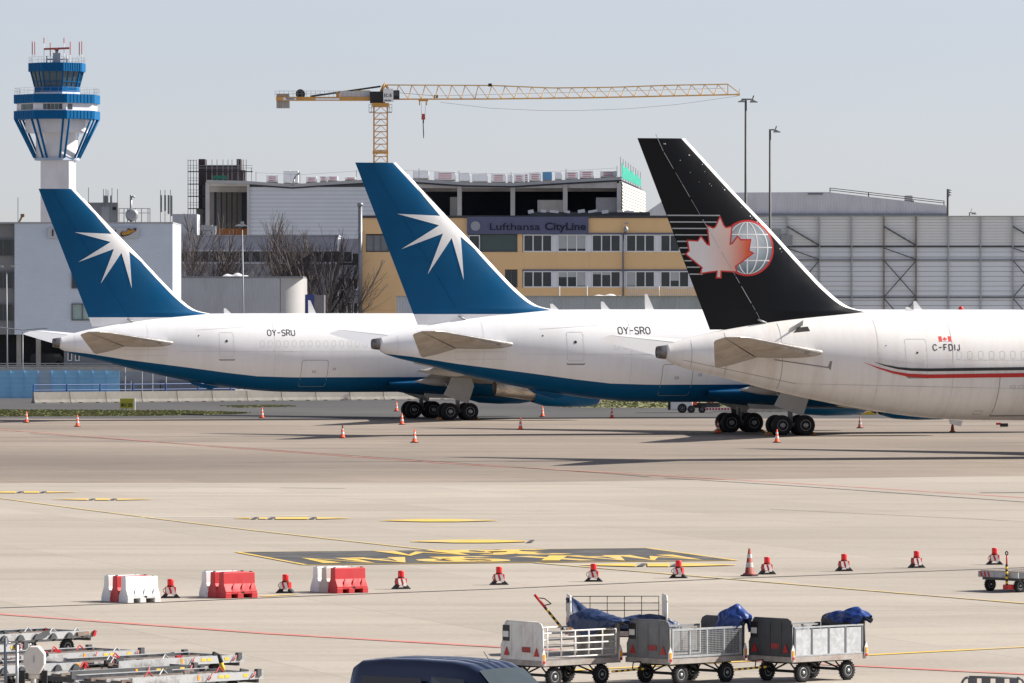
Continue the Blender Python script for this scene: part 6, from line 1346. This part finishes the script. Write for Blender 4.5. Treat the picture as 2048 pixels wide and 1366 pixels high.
def drape(label, cart_, x0, y0, y1, zt, bulge, hang, seed, m, w=.13):
    '''sheet thrown over a panel edge: rounded heap along the top, loose folds hanging down both sides'''
    nu, nv = 56, 40; sd = Vector((seed, -seed, seed * .5)); rows = []
    for i in range(nu + 1):
        u = i / nu; y = y0 + (y1 - y0) * u; env = math.sin(math.pi * min(1, max(0, u))) ** .6; b_ = bulge * env * (.65 + .8 * mnoise.noise(Vector((u * 2.6, seed, 0)))); r = []
        hg = hang * (.45 + .75 * (mnoise.noise(Vector((u * 3.1, 0, seed))) + .35)) * (.3 + .7 * env)
        for k in range(nv + 1):
            v = -1 + 2 * k / nv; av = abs(v); p = Vector((u * 3.0, v * 1.3, 0)) + sd
            rid = (1 - 2 * abs(mnoise.noise(p * 1.1))) * .55 + (1 - 2 * abs(mnoise.noise(p * 2.3 + sd))) * .3
            if av < .55: z = zt + b_ * math.cos(av / .55 * 1.35); x = math.sin(av / .55 * 1.35) * w * (1 + .8 * b_ / max(bulge, .01))
            else: z = zt + b_ * .22 - (av - .55) / .45 * hg; x = w * (1.0 + .25 * (av - .55)) * (1 + .8 * b_ / max(bulge, .01))
            x *= (1 if v > 0 else -1); n = Vector((x, 0, .08 if av < .55 else 0)).normalized() if abs(x) > 1e-4 else Vector((0, 0, 1))
            q = n * rid * .065 * (.35 + env); r.append(at(cart_, (x0 + x + q.x, y + .05 * rid * math.sin(k * .6), z + q.z)))
        rows.append(r)
    mb = MB().grid(rows, False, sm=True); mb.grid([[p - Vector((0, 0, .012)) for p in r] for r in rows], False, flip=True)
    return mb.build('tarpaulin', m, label=label, cat='tarpaulin', group='blue tarpaulins on the carts')
drape('bright blue tarpaulin bundled on the rear panel of the sheet sided cart', cC, .99, -.66, .30, 1.215, .17, .26, 3.3, TB)
drape('bright blue tarpaulin bunched high on the rear of the mesh sided cart', cB, 1.0, -.66, -.02, 1.20, .30, .42, 5.9, TB)
drape('dull blue tarpaulin slumped over the rear panel of the white grid cart', cA, .99, -.70, .62, 1.19, .22, .30, 8.6, TBD, .16)
tarp('flat navy tarpaulin behind the front panel of the mesh sided cart', Vector((2.75, 124.6, .60)), (.62, .4, .22), 11.2, TBD, 0, .4)
rows = []
for i in range(15):
    q = i / 14; c = Vector((1.17, 124.6, 1.235)).lerp(Vector((1.75, 124.3, .72)), q)
    if i < 3: c.z -= .012 * (2 - i) ** 2
    rows.append([c + Vector((.05 * math.sin(j * 1.9 + i * .7) + .05 * (j - 3.5) * (.3 + q), -.30 + .086 * j, .07 * math.sin(j * 1.3 + i * .45) - .03 * abs(j - 3.5) + .03)) for j in range(8)])
mb = MB().grid(rows, False, flip=True); mb.grid([[p - Vector((.01, 0, .02)) for p in r] for r in rows], False); mb.build('tarpaulin', TBD, label='navy tarpaulin strip hanging from the end panel of the sideways cart', cat='tarpaulin', group='blue tarpaulins on the carts')
# ---------------------------------------------------------------- container dollies, lower left
DG = mat('dolly_grey', (.46, .475, .48), .55, .15, var=.25, scale=4, dirt=(.12, .09, .075), dirtamt=.9, dscale=(4, 4, 4)); DD = mat('dolly_dark', (.07, .075, .08), .6, .2, var=.3, scale=4)
ROLR = mat('roller_rusty', (.20, .15, .12), .6, .2, var=.35, scale=6, dirt=(.4, .39, .37), dirtamt=.6, dscale=(5, 5, 5))
def dolly(label, px, py, kind, zt=.5, L=3.2, Wd=1.6, rz=R(45), grp='container dollies in the lower left corner'):
    e = G(px, py, zt); M = Matrix.Rotation(rz, 3, 'Z'); c = e - M @ Vector((L / 2, -Wd / 2, zt))
    o = thing('container_dolly', label, 'dolly', (c.x, c.y, .026), rz, grp); rail = DG if kind != 'dark' else DD
    for sg in (-1, 1):
        y = sg * (Wd / 2 - .02)
        r_ = MB().box((0, y, zt - .07), (L, .04, .14)).box((0, y - sg * .04, zt - .005), (L, .09, .012)).box((0, y - sg * .04, zt - .135), (L, .09, .012)).build('side_rail', rail, o, local=True)
        if kind == 'guides':
            for k in range(7):
                x = L / 2 - .28 - k * .44; MB().prism([(x - .10, zt - .13), (x + .10, zt - .13), (x + .05, zt - .04), (x, zt - .015), (x - .05, zt - .04)], 'y', y - .075, y + .075).build('guide_wedge', DD, r_, local=True)
            MB().box((L / 2 - .04, y - .05, zt - .06), (.06, .04, .12), rot=Matrix.Rotation(.4, 3, 'Y')).build('end_stop', TRI, r_, local=True)
            MB().box((L / 2 - .22, y + sg * .022, zt - .035), (.16, .006, .04)).build('warning_tag', AMBER, r_, local=True)
        else:
            for k, x in enumerate((L / 2 - 1.05, L / 2 - .9, L / 2 - .45)): MB().box((x, y + sg * .022, zt - .06), (.11, .006, .055)).build('warning_tag', YELL, r_, local=True)
            MB().box((L / 2 - 1.6, y + sg * .022, zt - .06), (.05, .008, .09)).build('amber_reflector', AMBER, r_, local=True)
            MB().box((L / 2 - .12, y, zt - .02), (.10, .09, .13)).build('end_stop', DD, r_, local=True)
            for x in (L / 2 - .28, L / 2 - 1.35): MB().path([(x - .05, y + sg * .05, zt - .11), (x, y + sg * .07, zt - .06), (x + .05, y + sg * .05, zt - .0)], .014, 5).build('lock_lever', RED, r_, local=True)
    for k in range(7):
        x = -L / 2 + .2 + (L - .4) * k / 6; MB().tube((x, -Wd / 2 + .06, zt - .10), (x, Wd / 2 - .06, zt - .10), .026, 8).build('roller', ROLR, o, local=True)
    for y in (-.42, 0, .42): MB().box((0, y, zt - .075), (L * .96, .035, .06)).build('centre_rail', ROLR if y else DG, o, local=True)
    MB().box((0, -.35, zt - .17), (L * .92, .07, .09)).box((0, .35, zt - .17), (L * .92, .07, .09)).box((L / 2 - .1, 0, zt - .16), (.06, Wd - .1, .1)).box((-L / 2 + .1, 0, zt - .16), (.06, Wd - .1, .1)).build('chassis', DD, o, local=True)
    MB().box((L / 2 + .005, 0, zt - .07), (.02, Wd - .1, .10)).build('end_beam', rail, o, local=True)
    for y in (-.35, .3): 
        for q in range(3): MB().add([(L / 2 + .018, y + q * .09, zt - .115), (L / 2 + .018, y + q * .09 + .045, zt - .115), (L / 2 + .018, y + q * .09 + .085, zt - .025), (L / 2 + .018, y + q * .09 + .04, zt - .025)], [(0, 1, 2, 3)]).build('hazard_stripe', TRI, o, local=True)
    for x in (-L / 2 + (.55 if rz > R(40) else .2), L / 2 - .6):
        for y in (-Wd / 2 + .2, Wd / 2 - .2): wheel(o, x, y, .17, .1)
    return o
dolly('container dolly with wedge guides, farthest back in the lower left corner', 190, 1263, 'guides'); dolly('pale container dolly with yellow tags, second row at lower left', 293, 1302, 'tags'); dolly('pale container dolly reaching farthest right in the middle row', 488, 1312, 'tags')
dolly('container dolly with wedge guides behind the white pedestal', 172, 1327, 'guides'); dolly('dark container dolly below the middle row', 400, 1332, 'dark', .42); dolly('container dolly at the bottom edge with the yellow bar', 527, 1345, 'tags')
dolly('container dolly half hidden at the far left frame edge', 60, 1290, 'tags')
yb = thing('tow_bar', 'upright yellow and black striped tow bar at the bottom edge', 'bar', G(446, 1396), 0); a, k = MB(), MB(); stripebar(a, k, (.12, 0, .05), (-.07, 0, .80), .04, 5); k.build('black_sections', STRB, yb, local=True); a.build('yellow_sections', YELL, yb, local=True)
rnd = random.Random(21)
for dl in [o for o in COL.objects if o.name.startswith('container_dolly') and o.parent is None]:
    for k in range(5):
        x = rnd.uniform(-1.3, 1.45); y = rnd.choice((-.83, -.6, .1, .5)); z0 = .40 + rnd.uniform(0, .1)
        MB().box((x, y, z0), (rnd.uniform(.08, .3), rnd.uniform(.03, .08), rnd.uniform(.05, .13)), rot=Matrix.Rotation(rnd.uniform(-.4, .4), 3, 'Y')).build('latch_block', rnd.choice((DD, DD, ROLR, TRI, DARKM)), dl, local=True)
    for k in range(3):
        x = rnd.uniform(-1.2, 1.2); y = rnd.uniform(-.7, .6); MB().path([(x, y, .46), (x + .1, y + .02, .56), (x + .22, y + .03, .47)], .014, 5).build('pull_handle', rnd.choice((DARKM, RED, GALV)), dl, local=True)
# white octagonal pedestal
d = 104.0; wp = thing('hydrant_pedestal', 'white octagonal box on a round post at the lower left corner', 'pedestal', (W(68, 0, d).x, d, 0)); s = d / F; zc = W(0, 1318, d).z
oc_ = [(.0 + 23 * s * math.cos(R(22.5 + 45 * k)) * 1.0, zc + 27 * s * math.sin(R(22.5 + 45 * k))) for k in range(8)]; oc_[5] = (-.1 * 1, zc - 30 * s); oc_[6] = (.1, zc - 30 * s)
PWM = mat('pedestal_white', (.66, .62, .57), .5, var=.06, scale=4)
mb = MB().prism(oc_, 'y', -.02, .30); mb.build('box', PWM, wp, local=True, bevel=.02); MB().tube((0, .12, 0), (0, .12, zc - 28 * s), .07, 14).build('post', PWM, wp, local=True); MB().lathe([(.105, zc - 40 * s), (.11, zc - 32 * s), (.08, zc - 28 * s)], 14, Matrix.Translation((0, .12, 0))).build('collar', PWM, wp, local=True)
MB().box((0, -.026, zc), (.012, .01, .12)).build('keyhole', GREYM, wp, local=True)
MB().b2(-.26, -.17, .05, .2, 0, zc - 24 * s).b2(.13, .22, .05, .2, 0, zc - 24 * s).build('support_leg', DARKM, wp, local=True); tag(wp.children[-1], kind='stuff')
for x, y0, nm in ((11, 1276, 'slate'), (34, 1290, 'galvanised')):
    pp = thing('fence_post', f'slim {nm} upright post at the far left bottom edge', 'post', (W(x, 0, 106).x, 106, 0)); MB().tube((pp.location.x, 106, 0), W(x, y0, 106), .03, 8).build('tube', mat('slate_post', (.13, .15, .18), .5) if x == 11 else GALV, pp); MB().tube(W(x - 4, y0 + 10, 106), W(x + 10, y0 + 10, 106), .012, 6).build('bracket', GALV, pp)
# ---------------------------------------------------------------- pallet dolly with upright drawbar, right edge
pd = dolly('flat pallet dolly with worn deck at the right edge', 2140, 1112, 'dark', .5, 3.4, 1.5, R(38), 'pallet dolly at the right')
M3 = Matrix.Rotation(R(38), 3, 'Z'); e0 = G(2032, 1187.0); pd.location = e0 + M3 @ Vector((1.62, .55, 0)); pd.location.z = .026
MB().box((0, 0, .515), (3.38, 1.4, .03)).build('deck_plate', mat('deck_rust', (.15, .125, .105), .7, .2, var=.3, scale=4, dirt=(.5, .47, .42), dirtamt=.7, dscale=(2, 2, 2)), pd, local=True)
MB().box((-1.72, 0, .44), (.03, 1.5, .15)).build('front_beam', DG, pd, local=True)
for y in (.36, .5, .64):
    MB().add([(-1.74, y, .37), (-1.74, y - .07, .37), (-1.74, y - .02, .51), (-1.74, y + .05, .51)], [(0, 1, 2, 3)]).build('hazard_stripe', TRI, pd, local=True)
a, k = MB(), MB(); stripebar(a, k, (-1.82, -.42, .16), (-1.82, -.42, .72), .035, 9); a.build('drawbar_yellow', YELL, pd, local=True); k.build('drawbar_black', STRB, pd, local=True); MB().tube((-1.82, -.42, .72), (-1.82, -.42, .95), .022, 8).build('drawbar_shank', RED, pd, local=True)
eye = MB(); 
for i in range(12): a0, a1 = R(30 * i), R(30 * i + 30); eye.tube((-1.82 + .0, -.42 + .045 * math.cos(a0), 1.0 + .045 * math.sin(a0)), (-1.82, -.42 + .045 * math.cos(a1), 1.0 + .045 * math.sin(a1)), .016, 6)
eye.build('drawbar_eye', DARKM, pd, local=True); MB().box((-1.75, -.42, .14), (.22, .2, .12)).build('drawbar_hinge', RED, pd, local=True)
# grey barrier top at the lower right edge
d = 99.0; gr = thing('crowd_barrier', 'grey slatted barrier top poking up at the lower right edge', 'barrier', (W(1985, 0, d).x, d, 0)); GB = mat('barrier_slate', (.13, .135, .145), .6, var=.15, scale=3); b = MB()
pts = [W(1923, 1380, d), W(1924, 1365, d), W(1929, 1357, d), W(1938, 1354, d), W(2034, 1355.5, d), W(2044, 1359, d), W(2049, 1368, d), W(2050, 1382, d)]; b.path([pts[0] - Vector((0, 0, pts[0].z))] + pts + [pts[-1] - Vector((0, 0, pts[-1].z))], .022, 8); b.build('frame', GB, gr)
for x in (1936, 1963, 1991, 2019): MB().b2(W(x, 0, d).x, W(x + 18, 0, d).x, d - .012, d + .012, .12, W(0, 1356, d).z).build('slat', GB, gr)
# ---------------------------------------------------------------- dark blue van at the bottom edge
VB = mat('van_navy', (.014, .026, .062), .22, .3, var=.05, scale=2, coat=.6); vs = .885
van = thing('delivery_van', 'dark navy delivery van seen from its roof at the bottom edge', 'van', (-.72, 94.4, 0), R(-40), None, vs)
ST = [(-2.12, .0, .86, .80, .95), (-2.1, .0, .86, 1.35, .95), (-2.04, .04, .87, 1.70, .9), (-1.9, .05, .87, 1.80, .84), (-1.4, 0, .88, 1.845, .80), (-.6, 0, .88, 1.86, .80), (.2, 0, .88, 1.845, .80), (.55, 0, .88, 1.80, .79), (.8, 0, .88, 1.70, .76), (1.15, 0, .88, 1.42, .74), (1.5, 0, .88, 1.10, .74), (1.7, 0, .87, 1.02, .76), (2.0, 0, .84, .92, .78), (2.15, 0, .78, .70, .85), (2.18, 0, .7, .45, .9)]
rows = []
for x, _, hwid, zr, rf_ in ST:
    wr = hwid * rf_ * .92; zb = min(1.05, zr * .72)
    half = [(hwid * .93, .22), (hwid, .45), (hwid * 1.0, zb), (hwid * .985, zb + (zr - zb) * .3), (wr * 1.05, zb + (zr - zb) * .8), (wr * 1.0, zr - .045), (wr * .93, zr - .012), (wr * .8, zr), (wr * .62, zr + .006), (wr * .58, zr - .004), (wr * .5, zr - .004), (wr * .46, zr + .012), (wr * .24, zr + .014), (wr * .2, zr + .004), (wr * .1, zr + .004), (wr * .06, zr + .016), (0, zr + .017)]
    rows.append([(x, -y, z) for y, z in half] + [(x, y, z) for y, z in reversed(half[:-1])])
mb = MB().grid(rows, False, flip=True); mb.poly(rows[0]); mb.poly(rows[-1][::-1]); mb.build('body', VB, van, local=True)
wr_ = []
for x, z, w_ in ((.80, 1.715, .60), (1.0, 1.56, .63), (1.2, 1.40, .655), (1.46, 1.16, .68)): wr_.append([(x + .012, w_ * q, z + .012 - .02 * q * q) for q in (-1, -.6, -.2, .2, .6, 1)])
MB().grid(wr_, False).build('windscreen', mat('van_glass', (.05, .065, .07), .05, var=.2, spec=.8), van, local=True)
for sg in (-1, 1):
    MB().add([(.62, sg * .812, 1.55), (-.1, sg * .83, 1.58), (-.1, sg * .885, 1.12), (.95, sg * .885, 1.12)], [(0, 1, 2, 3)] if sg > 0 else [(3, 2, 1, 0)]).build('cab_window', GLASS, van, local=True)
    for x in (-1.35, 1.4): 
        M = Matrix.Translation((x, sg * .80, .31)) @ Matrix.Rotation(R(90), 4, 'X'); MB().lathe([(.1, -.1), (.3, -.1), (.31, 0), (.3, .1), (.1, .1)], 20, M).build('wheel', RUBBER, van, local=True)
    MB().box((-2.06, sg * .82, 1.05), (.08, .1, .35)).build('rear_light', TRI, van, local=True)
    MB().box((-1.0, sg * .872, 1.34), (1.4, .012, .4)).build('side_panel_recess', mat('van_recess', (.008, .014, .035), .35), van, local=True)
MB().tube((.42, .15, 1.83), (.28, .15, 1.99), .007, 5).build('aerial', DARKM, van, local=True)
# ---------------------------------------------------------------- service vehicles seen below the middle jet
d = G(0, 826).y; WT = thing('service_truck', 'white service truck partly hidden under the middle jet belly', 'truck', (W(1365, 0, d).x, d, 0)); s = d / F
MB().prism(px2([(1342, 820), (1340, 790), (1346, 768), (1374, 762), (1384, 768), (1386, 821)], d), 'y', d, d + 1.9).build('cab', WHITE, WT, bevel=.06)
MB().pb(1349, 770, 1374, 788, d - .02, .02).build('cab_window', GLASS, WT); MB().pb(1336, 803, 1341, 820, d + .1, .1).build('bumper_frame', DARKM, WT)
MB().pb(1386, 806, 1440, 816, d + .3, 1.2).build('chassis', DARKM, WT); MB().pb(1385, 786, 1393.5, 810, d + .2, 1.3).build('orange_locker', ORANGE, WT)
for x, r in ((1364.5, 9.5), (1382.5, 7.5), (1404, 7)): wheel(WT, (x - 1365) * s, .1, r * s, .25)
for i in range(9): MB().pb(1413 + i * 6, 815.5, 1416 + i * 6, 820, d - .05, .03).build('hazard_stripe', TRI, WT)
MB().pb(1412, 815, 1468, 820.5, d - .01, .3).build('rear_beam', WHITE, WT)
for x in (1398, 1418, 1424): MB().tube(W(x, 815, d + .4), W(x + 5, 775, d + .4), .06, 6).build('boom_strut', RED if x > 1400 else GREYM, WT)
d = 452.0; TR = thing('trailer', 'dark trailer with yellow hub wheels behind the middle jet gear', 'trailer', (W(1530, 0, d).x, d, 0)); s = d / F
MB().pb(1495, 770, 1600, 800, d, 2).build('body', mat('trailer_dark', (.06, .055, .05), .6, var=.2), TR); MB().pb(1490, 806, 1610, 812, d + .3, 1.4).build('chassis', DARKM, TR)
for x in (1516, 1588): wheel(TR, (x - 1530) * s, .1, 11 * s, .3, rimm=mat('hub_yellow', (.42, .36, .12), .5))
wheel(TR, (1500 - 1530) * s, 1.6, 11 * s, .3); MB().pb(1462, 818, 1600, 825, d - 4, .3).build('towing_frame', mat('frame_pale', (.5, .45, .38), .6, var=.3, scale=3), TR)
d = 436.0; YL = thing('loader', 'low yellow loader end showing beneath the nearest jet', 'loader', (W(1738, 0, d).x, d, 0)); s = d / F
MB().prism(px2([(1722, 830), (1726, 821), (1740, 823), (1755, 829), (1757, 834), (1722, 834)], d), 'y', d, d + 1.2).build('body', YELL, YL); MB().pb(1690, 827, 1722, 831, d + .2, .6).build('conveyor_arm', mat('arm_tan', (.34, .28, .2), .6, var=.3, scale=3), YL)
for x in (1728, 1748): MB().lathe([(.05, -.08), (.2, -.08), (.2, .08), (.05, .08)], 14, Matrix.Translation(((x - 1738) * s, .1, .2)) @ Matrix.Rotation(R(90), 4, 'X')).build('wheel', RUBBER, YL, local=True)
for i in range(5): MB().pb(1741 + i * 3, 829, 1742.5 + i * 3, 832.5, d - .02, .02).build('hazard_stripe', STRB, YL)
tc_ = thing('tow_hitch', 'small dark tow hitch on the ground below the nearest jet belly', 'hitch', G(2008, 855)); MB().box((0, 0, .16), (.5, .3, .22)).build('block', DARKM, tc_, local=True); MB().box((-.36, 0, .24), (.3, .2, .14)).build('red_end', RED, tc_, local=True)
